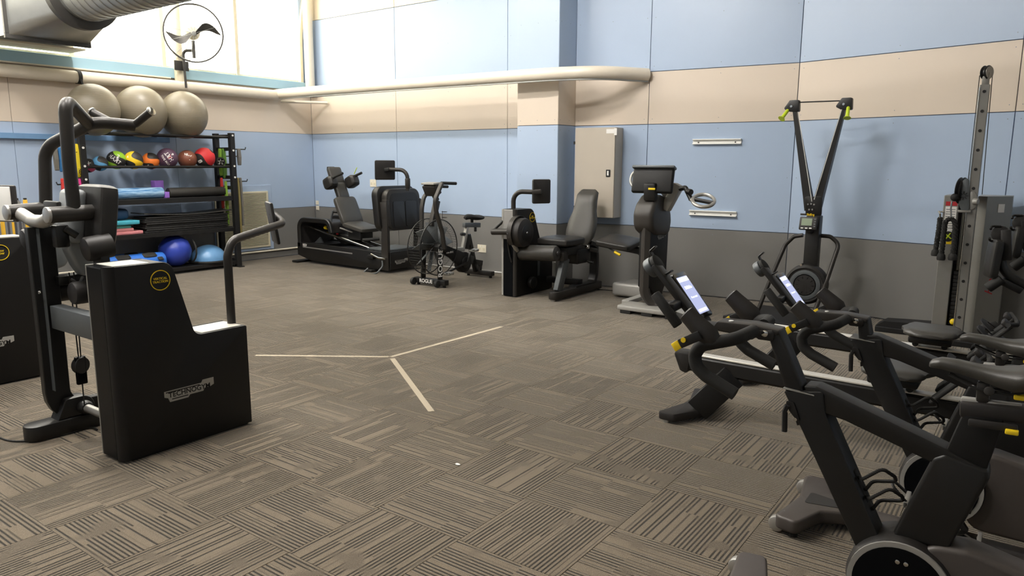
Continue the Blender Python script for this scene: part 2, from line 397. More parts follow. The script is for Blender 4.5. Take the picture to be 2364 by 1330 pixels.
# ribs along local y: rows broken into lengths of different tone
row = nd('ShaderNodeSeparateXYZ'); L_.new(tc_.outputs['Object'], row.inputs[0])
mpz = nd('ShaderNodeMapping'); mpz.inputs['Scale'].default_value = (54.0, 3.0, 1); L_.new(pos.outputs[0], mpz.inputs[0])
wn = nd('ShaderNodeTexWhiteNoise', noise_dimensions='2D')
fl_ = nd('ShaderNodeVectorMath', operation='FLOOR'); L_.new(mpz.outputs[0], fl_.inputs[0]); L_.new(fl_.outputs[0], wn.inputs['Vector'])
sn = nd('ShaderNodeMath', operation='MULTIPLY'); sn.inputs[1].default_value = 54.0; L_.new(row.outputs[0], sn.inputs[0])
fr_ = nd('ShaderNodeMath', operation='PINGPONG'); fr_.inputs[1].default_value = 0.5; L_.new(sn.outputs[0], fr_.inputs[0])
rib = nd('ShaderNodeMapRange'); rib.inputs['From Min'].default_value = 0.14; rib.inputs['From Max'].default_value = 0.30; L_.new(fr_.outputs[0], rib.inputs['Value'])
# patches where the ribs are sheared flat
npz = nd('ShaderNodeTexNoise'); npz.inputs['Scale'].default_value = 6.0; npz.inputs['Detail'].default_value = 1; L_.new(pos.outputs[0], npz.inputs['Vector'])
pt = nd('ShaderNodeMapRange'); pt.inputs['From Min'].default_value = 0.60; pt.inputs['From Max'].default_value = 0.68; L_.new(npz.outputs['Fac'], pt.inputs['Value'])
wt = nd('ShaderNodeMapRange'); wt.inputs['From Min'].default_value = 0.14; wt.inputs['From Max'].default_value = 0.34; L_.new(wn.outputs['Value'], wt.inputs['Value'])
gp = nd('ShaderNodeMath', operation='SUBTRACT'); gp.inputs[0].default_value = 1.0; L_.new(rib.outputs[0], gp.inputs[1])
ribw = nd('ShaderNodeMath', operation='MULTIPLY'); L_.new(gp.outputs[0], ribw.inputs[0]); L_.new(wt.outputs[0], ribw.inputs[1])
gs = nd('ShaderNodeMath', operation='MULTIPLY_ADD'); gs.inputs[1].default_value = -0.86; gs.inputs[2].default_value = 0.86; L_.new(ribw.outputs[0], gs.inputs[0])
rf = nd('ShaderNodeMix', data_type='FLOAT'); rf.inputs[3].default_value = 0.55; L_.new(pt.outputs[0], rf.inputs[0]); L_.new(gs.outputs[0], rf.inputs[2])
fz = nd('ShaderNodeTexNoise'); fz.inputs['Scale'].default_value = 300.0; fz.inputs['Detail'].default_value = 2; L_.new(pos.outputs[0], fz.inputs['Vector'])
cm_ = nd('ShaderNodeMix', data_type='RGBA'); cm_.inputs[6].default_value = lin('1d1811'); cm_.inputs[7].default_value = lin('746857'); L_.new(rf.outputs[0], cm_.inputs[0])
ov = nd('ShaderNodeMix', data_type='RGBA', blend_type='MULTIPLY'); ov.inputs[0].default_value = 1.0
fzr = nd('ShaderNodeMapRange'); fzr.inputs['From Min'].default_value = 0.3; fzr.inputs['From Max'].default_value = 0.7; fzr.inputs['To Min'].default_value = 0.55; fzr.inputs['To Max'].default_value = 1.35; L_.new(fz.outputs['Fac'], fzr.inputs['Value'])
L_.new(cm_.outputs[2], ov.inputs[6]); L_.new(fzr.outputs[0], ov.inputs[7]); L_.new(ov.outputs[2], b_.inputs['Base Color'])
bmp = nd('ShaderNodeBump'); bmp.inputs['Strength'].default_value = 0.6; bmp.inputs['Distance'].default_value = 0.004
hb = nd('ShaderNodeMath', operation='ADD'); L_.new(rf.outputs[0], hb.inputs[0]); L_.new(fz.outputs['Fac'], hb.inputs[1]); L_.new(hb.outputs[0], bmp.inputs['Height']); L_.new(bmp.outputs['Normal'], b_.inputs['Normal'])
b_.inputs['Roughness'].default_value = 0.9; b_.inputs['Specular IOR Level'].default_value = 0.25
b_.inputs['Sheen Weight'].default_value = 0.55; b_.inputs['Sheen Roughness'].default_value = 0.35; b_.inputs['Sheen Tint'].default_value = (1.0, 0.95, 0.87, 1)
M['carpet'] = mc
TS = 0.476; tx0, ty0 = 7.76, -5.535
tm = bpy.data.meshes.new('carpet_tile'); h_ = TS / 2 - 0.0012
tb = bmesh.new(); bmesh.ops.create_cube(tb, size=1.0)
for v in tb.verts: v.co = V((v.co.x * 2 * h_, v.co.y * 2 * h_, v.co.z * 0.008 - 0.004))
tb.to_mesh(tm); tb.free(); tm.materials.append(mc)
cells = []
for i in range(-18, 15):
    for j in range(-20, 13):
        cx_, cy_ = tx0 + (i + .5) * TS, ty0 + (j + .5) * TS
        if not (0.25 < cx_ < 13.6 and -14.4 < cy_ < -0.25): continue
        d = V((cx_, cy_, 0)) - CAM_P; z = d.dot(CAM_F)
        vis = False
        if z > 0.5:
            u_, v_ = d.dot(CAM_X) / z * FPX, -d.dot(CAM_U) / z * FPX
            vis = abs(u_) < 1182 + 300 / z * 3 and v_ < 665 + 500
        cells.append((0 if vis else 1, d.length, i, j, cx_, cy_))
cells.sort()
near = cells[:300]; rest = cells[300:]
for _, _, i, j, cx_, cy_ in near:
    o = bpy.data.objects.new('carpet_tile', tm); COL.objects.link(o); o.parent = floor; o.location = (cx_, cy_, 0)
    o.rotation_euler = (0, 0, math.pi / 2 * (((i + j) % 2) + 2 * random.randint(0, 1)))
# the remaining far tiles, joined: same carpet with its own checker of quarter turns
mr = mc.copy(); mr.name = 'carpet_far'; M['carpet_far'] = mr
nr = mr.node_tree.nodes; lr = mr.node_tree.links
vr = MB(); fm = []
for a, g in ((0, []), (1, [])):
    pass
for par in (0, 1):
    q = MB()
    for _, _, i, j, cx_, cy_ in rest:
        if (i + j) % 2 == par:
            c = V((cx_, cy_, -0.004))
            q.box(c if par == 0 else Matrix.Rotation(-math.pi / 2, 3, 'Z') @ c, (2 * h_, 2 * h_, 0.008))
    # ragged edge cells against the walls
    if par == 0: q.span((0.0, -14.6, -0.009), (13.7, 0.3, -0.0085))
    fo = q.build('carpet_field', 'carpet', floor, smooth=False, kind='stuff')
    if par == 1: fo.rotation_euler = (0, 0, math.pi / 2)

# ------------------------------------------------------------------ ceiling battens
mk('lamp_face', 'ffffff', 0.5, emit=(1.0, 0.965, 0.925), es=LAMP_GLOW)
lt = None
for lx in (2.0, 5.8):
    for ly in (-3.9, -6.0, -8.1):  # unseen lamps; the middle row is added for more light on the walls
        if lt is None:
            lt = thing('ceiling_light', 'x', 'light', (0, 0, 5.0), 'ceiling battens')
            MB().span((-0.75, -0.10, 5.09), (0.75, 0.10, 5.13), 0.01).build('housing', 'white_plastic', lt, smooth=False)
            MB().span((-0.74, -0.13, 5.06), (0.74, 0.13, 5.088)).build('diffuser', 'lamp_face', lt, smooth=False)
            [MB().cyl((hx, 0, 5.12), (hx, 0, 5.2), 0.008).build('hanger', 'galv', lt) for hx in (-0.5, 0.5)]
            o = lt
        else: o = copy_tree(lt)
        o.location = (lx, ly, 5.0); o['label'] = 'white batten light hung below the ceiling %s, %s' % ({2.0: 'near the windows', 5.8: 'mid floor'}[lx], {-3.9: 'row by the back wall', -6.0: 'added middle row', -8.1: 'row nearer the viewer'}[ly])

# ------------------------------------------------------------------ pull-down machine at the left
def ring_badge(o, x, u, r, lines, parent, ts):
    x = V(x).normalized(); u = V(u).normalized(); n = x.cross(u); o = V(o)
    q = MB(); pts = [o + n * 0.0005 + (x * math.cos(2 * math.pi * k / 40) + u * math.sin(2 * math.pi * k / 40)) * r for k in range(40)]
    q.sweep(pts, [(r * .05, .001), (-r * .05, .001), (-r * .05, -.001), (r * .05, -.001)], up=None, closed=True)
    bd = MB(); 
    outer = [o + (x * math.cos(2 * math.pi * k / 40) + u * math.sin(2 * math.pi * k / 40)) * r * 1.02 for k in range(40)]
    inner = [o + (x * math.cos(2 * math.pi * k / 40) + u * math.sin(2 * math.pi * k / 40)) * r * 0.94 for k in range(40)]
    bd.add([p + n * 0.002 for p in outer] + [p + n * 0.002 for p in inner] + outer + inner,
           [[k, (k + 1) % 40, 40 + (k + 1) % 40, 40 + k] for k in range(40)] + [[k, (k + 1) % 40, 80 + (k + 1) % 40, 80 + k] for k in range(40)] + [[40 + k, 40 + (k + 1) % 40, 120 + (k + 1) % 40, 120 + k] for k in range(40)])
    bo = bd.build('badge_ring', 'yellow', parent, smooth=False)
    for i, t in enumerate(lines):
        text(t, ts, o + n * 0.001 + u * (ts * 0.5 * (len(lines) - 1) - i * ts) * 1.0, x, u, bo, 'yellow', 'lettering', 0.0006, bold=True)
    return bo
def drum(mb, a, ax, r, L):
    return mb.lathe([(0.0, 0), (r * .8, 0), (r * .92, r * .06), (r, r * .25), (r, L)], a, ax, 24)
VT = thing('traction_machine', 'black pull-down machine with curved overhead bars and tall black weight tower, nearest on the left', 'gym machine', (6.0, -6.2, 0))
x1, x0 = 6.39, 6.17
prof = [PX(285, 1070, x1), PX(240, 617, x1), PX(395, 603, x1), PX(452, 772, x1), PX(577, 750, x1), PX(583, 982, x1)]
prof = [V((x1, p.y, p.z)) for p in prof]; prof[0].z = 0.012; prof[-1].z = 0.012; prof[1].y = prof[0].y; prof[1].z = 1.012; prof[2].z = 1.012; prof[4].z = prof[3].z = 0.596; prof[4].y = prof[5].y
prof[0].y += .035; prof[1].y += .035
pf = fil(prof, [0, 0.0, .07, .05, 0.01, 0], 8)
def rim(p): return p
tw = MB().prism([p - V((0.02, 0, 0)) for p in pf], (-0.18, 0, 0), 0.0).build('weight_tower', 'tower_black', VT, smooth=False)
# front cover, its left edge rolled round the corner
cov = MB().prism(pf, (-0.02, 0, 0), 0.006, 2).build('front_cover', 'tower_black', VT, angle=40)
cr = MB(); yl = prof[0].y
arc = [V((x1 - 0.055 + 0.055 * math.cos(t), yl - 0.035 * math.sin(t), 0)) for t in [math.pi / 2 * k / 8 for k in range(9)]]
cr.prism([V((a.x, a.y, 0.012)) for a in arc] + [V((x1 - 0.055, yl + .004, 0.012)), V((x1, yl + .004, 0.012))], (0, 0, 1.0)).build('rolled_edge', 'tower_black', VT, angle=50)
MB().span((x0 + 0.013, yl - 0.035, 0.012), (x1 - 0.056, yl + 0.004, 1.005), 0.004).build('gloss_strip', 'gloss_black', VT, smooth=False)
MB().span((x0 + 0.004, yl - 0.036, 0.012), (x0 + 0.012, yl + 0.004, 1.012), 0.003).build('edge_strip', 'silver_paint', VT, smooth=False)
MB().prism(pf, (-0.012, 0, 0), 0.003).build('back_cover', 'tower_black', VT, angle=40).location.x -= (x1 - x0)
mk('top_cream', 'b3afa4', 0.5, var=0.02)
MB().span((x0 + .02, yl + .01, 1.000), (x1 - .03, prof[2].y - .10, 1.0135), 0.003).build('top_plate', 'top_cream', VT, smooth=False)
MB().span((x0 + .02, prof[3].y + .05, 0.590), (x1 - .025, prof[4].y - .02, 0.598), 0.003).build('top_plate', 'top_cream', VT, smooth=False)
MB().span((x0 + .02, yl + .02, 0.0), (x1 - .02, prof[4].y - .02, 0.014)).build('plinth', 'rubber', VT, smooth=False)
ring_badge(PX(370, 647, x1 + .002), (0, 1, 0), (0, 0, 1), 0.052, ['VERTICAL', 'TRACTION'], VT, 0.0165)
logo(PX(438, 900, x1 + .001), (0, 1, 0), (0, 0, 1), 0.285, VT)
# grab pole and display
pg = [PX(535, 752, 6.28), PX(527, 590, 6.28), PX(535, 555, 6.28), PX(655, 515, 6.10), PX(652, 508, 6.02), PX(628, 492, 6.0)]
MB().tube([pg[0] - V((0, 0, .02)), V((pg[0].x, pg[0].y, pg[1].z)), pg[2], pg[3], pg[5]], 0.024, [0, .1, .1, .05, 0], n=14).build('grab_pole', 'anthracite', VT)
dc = PX(629, 514, 6.0)
dR = Matrix.Rotation(math.radians(-28), 3, 'Z') @ Matrix.Rotation(math.radians(8), 3, 'X')
dp = MB().box(dc + V((0, 0, 0)), (0.24, 0.022, 0.27), dR, 0.012).build('display', 'dark_shell', VT)
# main post on the centre plane
c0 = PX(90, 517, 5.70); c1 = PX(110, 700, 5.70); c2 = PX(120, 830, 5.70)
path = [V((5.635, c0.y + .0235, 1.17)), V((5.635, c1.y + .0235, 0.60)), V((5.635, c2.y + .03, 0.115)), V((5.635, c2.y + .30, 0.10))]
MB().rbar(path, 0.13, 0.047, [0, .3, .16, 0], up=None, bev=0.004).build('post', 'black_metal', VT)
MB().bar(V((5.635, c0.y - .0015, 1.165)), V((5.635, c1.y - .0015, .60)), .122, .003, (0, 1, 0)).build('post_light_side', 'anthracite2', VT)  # lighter plate added so the post shows one light and one dark side
MB().bar(V((5.635, c1.y - .0015, .60)), V((5.635, c1.y + (c2.y - c1.y) * .72 + .0015, .26)), .122, .003, (0, 1, 0)).build('post_light_side', 'anthracite2', VT)
MB().prism(fil([V((5.70, c2.y + .0, 0.09)), V((5.70, c2.y + .05, .20)), V((5.70, c2.y + .19, .20)), V((5.70, c2.y + .21, 0.09))], [0, .02, .08, 0], 6), (-0.10, 0, 0), 0.006).build('base_casting', 'black_metal', VT)
by = PX(113, 700, 5.70)
MB().span((5.69, by.y + .005, .615), (x0 + .01, by.y + .075, .742), 0.004).build('cross_beam', 'anthracite2', VT)
MB().tube([(5.70, c2.y + .14, .135), (x0 + .02, c2.y + .14, .135)], 0.024, n=14).build('axle_tube', 'silver', VT)
MB().lathe([(0.04, 0), (0.04, .03), (0.03, .045)], (5.70, c2.y + .14, .135), (1, 0, 0)).build('axle_collar', 'black_metal', VT)
f0 = PZ(36, 1010, 0.0)
MB().prism(fil([V((5.585, f0.y, 0.004)), V((5.715, f0.y, 0.004)), V((5.715, f0.y + .75, 0.004)), V((5.585, f0.y + .75, 0.004))], .06, 6, True), (0, 0, 0.085), 0.008).build('foot', 'black_metal', VT)
logo(PX(93, 674, 5.65) + V((0, -.012, 0)), (1, 0, 0), (0, 0, 1), 0.075, VT, 'white_paint')
# pivots, yoke and overhead bars
zr = 1.235
xr_, xl_ = 5.90, 5.42
rp0, rp1 = PX(108, 497, xr_), PX(230, 489, xr_); lp0, lp1 = PX(14, 491, xl_), PX(104, 483, xl_)
MB().cyl(rp0, rp1, 0.042, 20, .006).build('pivot_tube', 'anthracite', VT)
MB().cyl(lp0, lp1, 0.042, 20, .006).build('pivot_tube', 'anthracite', VT)
MB().cyl(rp0 - V((0, .006, 0)), rp0 + V((0, .012, 0)), 0.0425, 20, .004).build('end_cap', 'silver', VT)
MB().cyl(lp0 - V((0, .006, 0)), lp0 + V((0, .012, 0)), 0.0425, 20, .004).build('end_cap', 'silver', VT)
MB().tube([lp0 + V((.0, .06, 0)), PX(75, 510, xl_ + .15), PX(100, 512, xr_ - .12), rp0 + V((-.02, .05, 0))], 0.035, .08, n=14).build('yoke_tube', 'silver_paint', VT)
Mj = PX(205, 286, 5.66)
a2 = PX(171, 487, xr_); a2t = PX(149, 226, xr_ - .02)
MB().tube([a2, PX(159, 370, xr_), a2t, Mj], 0.033, [0, .5, .055, 0], n=16).build('arm', 'anthracite', VT)
a1 = PX(106, 478, xl_); a1t = PX(103, 340, xl_)
MB().tube([a1, a1t, PX(190, 296, 5.62), Mj + V((0, .0, 0)), PX(235, 283, 5.70), PX(310, 290, 5.74)], 0.033, [0, .12, .3, .3, .2, 0], n=16).build('arm', 'anthracite', VT)
for q0, q1, q2, nm in ((PX(296, 290, 5.73), PX(312, 287, 5.75), PX(349, 257, 5.86), 'near'), (PX(275, 288, 5.71), PX(262, 285, 5.66), PX(212, 259, 5.54), 'far')):
    MB().tube([q0, q1, q2], 0.022, .05, n=14).build('grip', 'anthracite', VT)
    e = (q2 - q1).normalized(); MB().cyl(q2 - e * .004, q2 + e * .006, 0.027, 16, .002).build('grip_end', 'chrome', VT)
# chest pad, shells, rollers
pc = PX(222, 498, 5.85); 
MB().cushion(pc, (0.30, 0.10, 0.34), Matrix.Rotation(math.radians(-8), 3, 'X'), .1, .25, 8).build('chest_pad', 'vinyl', VT)
MB().box(pc + V((-.09, -.085, .0)), (0.16, 0.09, 0.29), Matrix.Rotation(math.radians(-8), 3, 'X'), .03, 3).build('pad_shell', 'shell_grey', VT)
MB().box(PX(122, 485, 5.65), (0.17, 0.03, 0.10), None, .012).build('stop_block', 'dark_shell', VT)
tri = PX(124, 484, 5.65) + V((0, -.016, 0)); MB().prism([tri + V((-.02, 0, -.018)), tri + V((.02, 0, -.018)), tri + V((0, 0, .02))], (0, -.001, 0)).build('warning_mark', 'yellow', VT, smooth=False)
sh = [PX(128, 525, 5.66), PX(178, 520, 5.66), PX(215, 530, 5.66), PX(218, 590, 5.66), PX(196, 628, 5.66), PX(176, 636, 5.66), PX(158, 612, 5.66), PX(140, 575, 5.66)]
MB().prism(fil(sh, .03, 5, True), (0.10, 0, 0), 0.02, 3).build('seat_shell', 'shell_grey', VT)
MB().prism(fil([p + V((-.26, -.02, .02)) for p in sh], .03, 5, True), (0.08, 0, 0), 0.02, 3).build('seat_shell', 'shell_grey', VT)
MB().box(PX(140, 545, 5.8), (.06, .07, .12), None, .01).build('pivot_block', 'black_metal', VT)
MB().tube([PX(150, 528, 5.83), PX(178, 545, 5.85)], .018, n=12).build('lever', 'black_metal', VT)
drum(MB(), PX(195, 577, 5.98), (0.05, 1, 0.12), 0.066, 0.13).build('hub_drum', 'dark_shell', VT)
drum(MB(), PX(52, 553, 5.33), (0.05, 1, 0.1), 0.058, 0.12).build('hub_drum', 'dark_shell', VT)
MB().bar(PX(232, 585, 5.98), PX(240, 640, 5.98), .05, .10, (1, 0, 0), .01).build('hub_arm', 'black_metal', VT)
MB().span((5.60, by.y + .06, PX(130, 645, 5.65).z - .03), (5.70, by.y + .30, PX(130, 645, 5.65).z + .02), .006).build('cross_arm', 'black_metal', VT)
for px_, py_, xx in ((165, 678, 5.86), (128, 672, 5.58)):
    drum(MB(), PX(px_, py_, xx), (0.0, 1, 0.0), 0.062, 0.17).build('thigh_roller', 'dark_shell', VT)
MB().tube([PX(165, 645, 5.8), PX(182, 655, 5.84), PX(190, 640, 5.8)], .008, n=8).build('roller_bracket', 'black_metal', VT)
ca = PX(185, 835, 5.75)
for dy in (-.006, .006):
    MB().tube([V((ca.x, ca.y + dy, ca.z)), V((ca.x, ca.y + dy * 2, .92))], .0035, n=6).build('cable', 'rubber', VT)
MB().lathe([(.01, -.018), (.045, -.018), (.048, -.012), (.036, 0), (.048, .012), (.045, .018), (.01, .018)], ca + V((0, 0, -.02)), (1, .3, 0)).build('pulley', 'black_metal', VT)
MB().bar(ca + V((0, 0, .03)), ca + V((0, 0, -.13)), .025, .055, (0, 1, 0), .006).build('pulley_block', 'gloss_black', VT)
MB().tube([ca + V((0, 0, -.13)), V((ca.x, ca.y, .16))], .0035, n=6).build('cable', 'rubber', VT)
pcord = MB().tube([V((5.78, -6.3, .006)), PZ(215, 985, .006), PZ(120, 1012, .006), PZ(30, 1022, .006), PZ(-40, 995, .006)], .005, .3, n=6).build('extension_cord', 'rubber')
tag(recenter(pcord), 'thin black power cord on the carpet beside the left machine', 'cord')

# ------------------------------------------------------------------ black tower machine cut off by the left edge
LM = thing('row_machine', 'black weight tower machine cut by the left edge of the photo', 'gym machine', (4.1, -6.6, 0))
lx1, lx0 = 4.36, 4.15
ly1 = PX(104, 870, lx1).y; lz1 = PX(60, 546, lx1).z
q = [V((lx1, ly1 - 1.05, .012)), V((lx1, ly1 - 1.05, lz1)), V((lx1, ly1, lz1)), V((lx1, ly1, .012))]
MB().prism(fil(q, [0, .06, .02, 0], 6), (-.21, 0, 0), .008).build('weight_tower', 'tower_black', LM)
MB().span((lx0 + .02, ly1 - .95, lz1 - .004), (lx1 - .02, ly1 - .03, lz1 + .005), .003).build('top_plate', 'top_cream', LM, smooth=False)
MB().span((lx0 + .02, ly1 - 1.0, 0), (lx1 - .02, ly1 - .03, .014)).build('plinth', 'rubber', LM, smooth=False)
ring_badge(PX(1, 583, lx1 + .002), (0, 1, 0), (0, 0, 1), 0.052, ['LOW', 'ROW'], LM, 0.018)
logo(PX(-22, 796, lx1 + .001), (0, 1, 0), (0, 0, 1), 0.285, LM)
pp = PX(12, 470, 4.3)
MB().tube([V((4.25, ly1 - .35, lz1 - .02)), V((4.25, ly1 - .35, lz1 + .12)), PX(46, 478, 4.2), pp + V((.03, .06, .0))], .022, .06, n=12).build('grab_pole', 'silver_paint', LM)
MB().box(pp, (.20, .03, .25), Matrix.Rotation(math.radians(20), 3, 'Z'), .012).build('display', 'dark_shell', LM)
MB().box(pp + Matrix.Rotation(math.radians(20), 3, 'Z') @ V((-.01, -.018, 0)), (.17, .006, .23), Matrix.Rotation(math.radians(20), 3, 'Z'), .004).build('display_face', 'white_plastic', LM)

# ------------------------------------------------------------------ weighted bars standing behind it
BR = thing('bar_stand', 'low black stand holding upright weighted bars behind the left tower', 'rack', (3.55, -6.0, 0))
yb0, yb1 = PX(-40, 520, 3.55).y, PX(72, 520, 3.55).y
MB().span((3.42, yb0, 0), (3.68, yb1, .06), .01).build('base', 'black_metal', BR)
MB().span((3.50, yb0, .60), (3.60, yb1, .64), .005).build('top_rail', 'black_metal', BR)
for yy in (yb0 + .02, yb1 - .02): MB().span((3.52, yy - .02, .06), (3.58, yy + .02, .60), .004).build('leg', 'black_metal', BR)
mk('bar_yellow', 'd9a92b', .6); mk('bar_grey', '6d7072', .6); mk('bar_dark', '3a3b42', .6)
wd = {'bar_yellow': 'yellow', 'bar_grey': 'grey', 'bar_dark': 'dark navy'}; od = ['first', 'second', 'third', 'fourth', 'fifth', 'sixth', 'seventh', 'eighth', 'ninth']; od_i = 0
for px_, m_ in ((7, 'bar_yellow'), (13, 'bar_grey'), (18, 'bar_dark'), (23, 'bar_grey'), (29, 'bar_yellow'), (35, 'bar_dark'), (40, 'bar_grey'), (45, 'bar_dark'), (64, 'bar_yellow')):
    p = PX(px_, 520, 3.55)
    T = thing('weighted_bar', '%s upright weighted bar behind the left tower, %s bar from the left edge' % (wd[m_], od[od_i]), 'bar', (p.x, p.y, .64), 'weighted bars'); od_i += 1
    MB().cyl((p.x, p.y, .641), (p.x, p.y, 1.22), .0155, 12, .004).build('sleeve', m_, T)
    MB().cyl((p.x, p.y, 1.2201), (p.x, p.y, 1.235), .012, 12, .004).build('cap', 'rubber', T)
# the rest of that machine, past the edge of the photo
MB().span((3.60, -7.35, 0), (3.74, -6.35, .08), .02).build('foot', 'black_metal', LM)
MB().bar((3.67, -6.95, .08), (3.67, -6.80, .62), .10, .06, (1, 0, 0), .006).build('seat_post', 'anthracite2', LM)
MB().cushion((3.67, -6.82, .66), (.36, .36, .09), None, .35, .35, 6).build('seat_pad', 'vinyl', LM)
MB().bar((3.67, -6.42, .08), (3.67, -6.50, 1.05), .10, .06, (1, 0, 0), .006).build('post', 'anthracite2', LM)
MB().cushion((3.67, -6.57, .98), (.28, .09, .34), None, .2, .3, 6).build('chest_pad', 'vinyl', LM)
MB().span((3.70, -6.50, .40), (4.17, -6.42, .50), .005).build('cross_beam', 'anthracite2', LM)

# ------------------------------------------------------------------ storage rack under the windows
RK = thing('storage_rack', 'black steel storage rack with shelves of balls and mats under the windows', 'rack', (0.35, -2.9, 0))
yr, yl_ = -1.875, -3.91; xf, xb = 0.535, 0.15; up_ = 0.07
for yy in (yr, yl_):
    for xx in (xf, xb):
        MB().span((xx - up_ / 2, yy - up_ / 2, 0.01), (xx + up_ / 2, yy + up_ / 2, 1.925), .004).build('upright', 'black_paint', RK, smooth=False)
    MB().span((xb - .10, yy - .04, 0.0), (xf + .09, yy + .04, 0.012)).build('foot_plate', 'black_paint', RK, smooth=False)
    for zz in (1.88, 1.70, 1.47, 1.30, 1.15, 1.0, 0.56, 0.10):
        MB().span((xb, yy - .02, zz - .025), (xf, yy + .02, zz + .025), .003).build('rung', 'black_paint', RK, smooth=False)
    for zz in (1.89, 1.68, 1.46, 1.30):
        MB().cyl((xf + .034, yy, zz), (xf + .042, yy, zz), .014, 10).build('bolt', 'white_paint', RK)
for zz in (1.865, 1.45):
    for xx in ((xf - .03, xb + .02) if zz > 1.6 else (xf - .03, .30)): MB().tube([(xx, yl_, zz), (xx, yr, zz)], .017, n=12).build('ball_rail', 'black_metal', RK)
for zz, th in ((1.035, .065), (.585, .055), (.09, .05)):
    MB().span((xf - .025, yl_ + .03, zz - th), (xf + .01, yr - .03, zz), .003).build('shelf_rail', 'black_metal', RK, smooth=False)
    MB().span((xb - .01, yl_ + .03, zz - th), (xb + .02, yr - .03, zz), .003).build('shelf_rail', 'black_metal', RK, smooth=False)
    MB().span((xb, yl_ + .03, zz - .02), (xf - .02, yr - .03, zz - .002), .002).build('shelf_board', 'black_paint', RK, smooth=False)
# --- large exercise balls
mk('swiss_ball', '837a68', 0.4, var=0.05, scale=5)
mbs = M['swiss_ball'].node_tree; wv = mbs.nodes.new('ShaderNodeTexWave'); wv.bands_direction = 'Z'; wv.inputs['Scale'].default_value = 14; wv.inputs['Distortion'].default_value = 0.3
tcs = mbs.nodes.new('ShaderNodeTexCoord'); mbs.links.new(tcs.outputs['Object'], wv.inputs['Vector'])
bps = mbs.nodes.new('ShaderNodeBump'); bps.inputs['Strength'].default_value = 0.10; bps.inputs['Distance'].default_value = 0.004; mbs.links.new(wv.outputs['Color'], bps.inputs['Height']); mbs.links.new(bps.outputs['Normal'], mbs.nodes['Principled BSDF'].inputs['Normal'])
def lone_ball(name, c, r, m, label, cat, group, sc=(1, 1, 1), rot=(0, 0, 0), n=40):
    o = MB().ball((0, 0, 0), r, n, sc).build(name, m); o.location = V(c); o.rotation_euler = rot
    return tag(o, label, cat, group)
for px_, py_, r, dz, rot, lb in ((215, 254, .318, .46, (0.3, 0.2, 0), 'largest grey exercise ball, left of the three on top of the rack'), (325, 253, .335, .37, (0.5, .35, 0.3), 'middle grey exercise ball on top of the rack'), (424, 257, .325, .36, (.45, .3, .1), 'right grey exercise ball on top of the rack')):
    c = PX(px_, py_, dz); c.z = 1.858 + r * .985 - .03
    b = lone_ball('exercise_ball', c, r, 'swiss_ball', lb, 'exercise ball', 'exercise balls on the rack', (1, .93, .985), (0, 0, 0))
# --- medicine balls
def ball_mat(name, c1, c2, a, b, freq, amp, width, off=0.0, inv=False):
    """two colours parted by a moulded S line"""
    q = mat(name, c1, 0.55, var=0.04); n = q.node_tree.nodes; L = q.node_tree.links; bs = n['Principled BSDF']
    tc = n.new('ShaderNodeTexCoord'); nv = n.new('ShaderNodeVectorMath'); nv.operation = 'NORMALIZE'; L.new(tc.outputs['Object'], nv.inputs[0])
    def dot(v):
        d = n.new('ShaderNodeVectorMath'); d.operation = 'DOT_PRODUCT'; d.inputs[1].default_value = v; L.new(nv.outputs[0], d.inputs[0]); return d.outputs['Value']
    def mth(op, x, y=None):
        d = n.new('ShaderNodeMath'); d.operation = op
        for i, s in enumerate((x, y)):
            if s is None: continue
            if isinstance(s, (int, float)): d.inputs[i].default_value = s
            else: L.new(s, d.inputs[i])
        return d.outputs[0]
    g = mth('ADD', mth('ADD', dot(a), off), mth('MULTIPLY', mth('SINE', mth('MULTIPLY', dot(b), freq)), amp))
    g = mth('SUBTRACT', mth('ABSOLUTE', g), width)
    rg = n.new('ShaderNodeMapRange'); rg.inputs['From Min'].default_value = -0.02; rg.inputs['From Max'].default_value = 0.02; L.new(g, rg.inputs['Value'])
    mx = n.new('ShaderNodeMix'); mx.data_type = 'RGBA'; mx.inputs[6].default_value = lin(c2 if inv else c1); mx.inputs[7].default_value = lin(c1 if inv else c2)
    L.new(rg.outputs[0], mx.inputs[0]); L.new(mx.outputs[2], bs.inputs['Base Color'])
    M[name] = q; return q
# view-facing axes at the rack
vf = (CAM_P - V((.33, -2.9, 1.58))).normalized(); vr_ = V((-vf.y, vf.x, 0)).normalized() * 1.0
vr_ = V((0, 0, 1)).cross(vf).normalized(); vu_ = vf.cross(vr_)
def ax(ang): a = math.radians(ang); return tuple(vr_ * math.cos(a) + vu_ * math.sin(a))
K_ = '262423'
ball_mat('mb_pink', 'e0557f', K_, ax(90), ax(0), 3.0, .3, .38, .25)
ball_mat('mb_blue', '5b9ac6', K_, ax(20), ax(110), 3.2, .42, .40, .05)
ball_mat('mb_green', '93c52e', K_, ax(35), ax(125), 2.6, .25, .52, 0.0, True)
ball_mat('mb_yellow', 'e8bf20', K_, ax(10), ax(100), 3.2, .48, .40)
ball_mat('mb_orange', 'e5772a', K_, ax(35), ax(125), 3.2, .45, .45)
ball_mat('mb_red', 'd22f33', K_, ax(70), ax(-20), 2.6, .35, .62, -.45)
mk('mb_purple', '553b50', .55, bump=.2); mk('mb_brown', '7a4632', .5, bump=.2)
def ball_text(o, s, size, a, b, ang, m='white_paint'):
    """lettering pressed on a ball; a,b = offsets (in radii) right/up as seen from the room"""
    r = o['r']; d = (vf + vr_ * a + vu_ * b).normalized(); t = (vr_ * math.cos(math.radians(ang)) + vu_ * math.sin(math.radians(ang))); t = (t - d * t.dot(d)).normalized(); u = d.cross(t)
    q = text(s, size, o.location + d * r, t, u, o, m, 'lettering', 0.0004, bold=True)
    for v in q.data.vertices: v.co = v.co.normalized() * (r * 1.006)
    return q
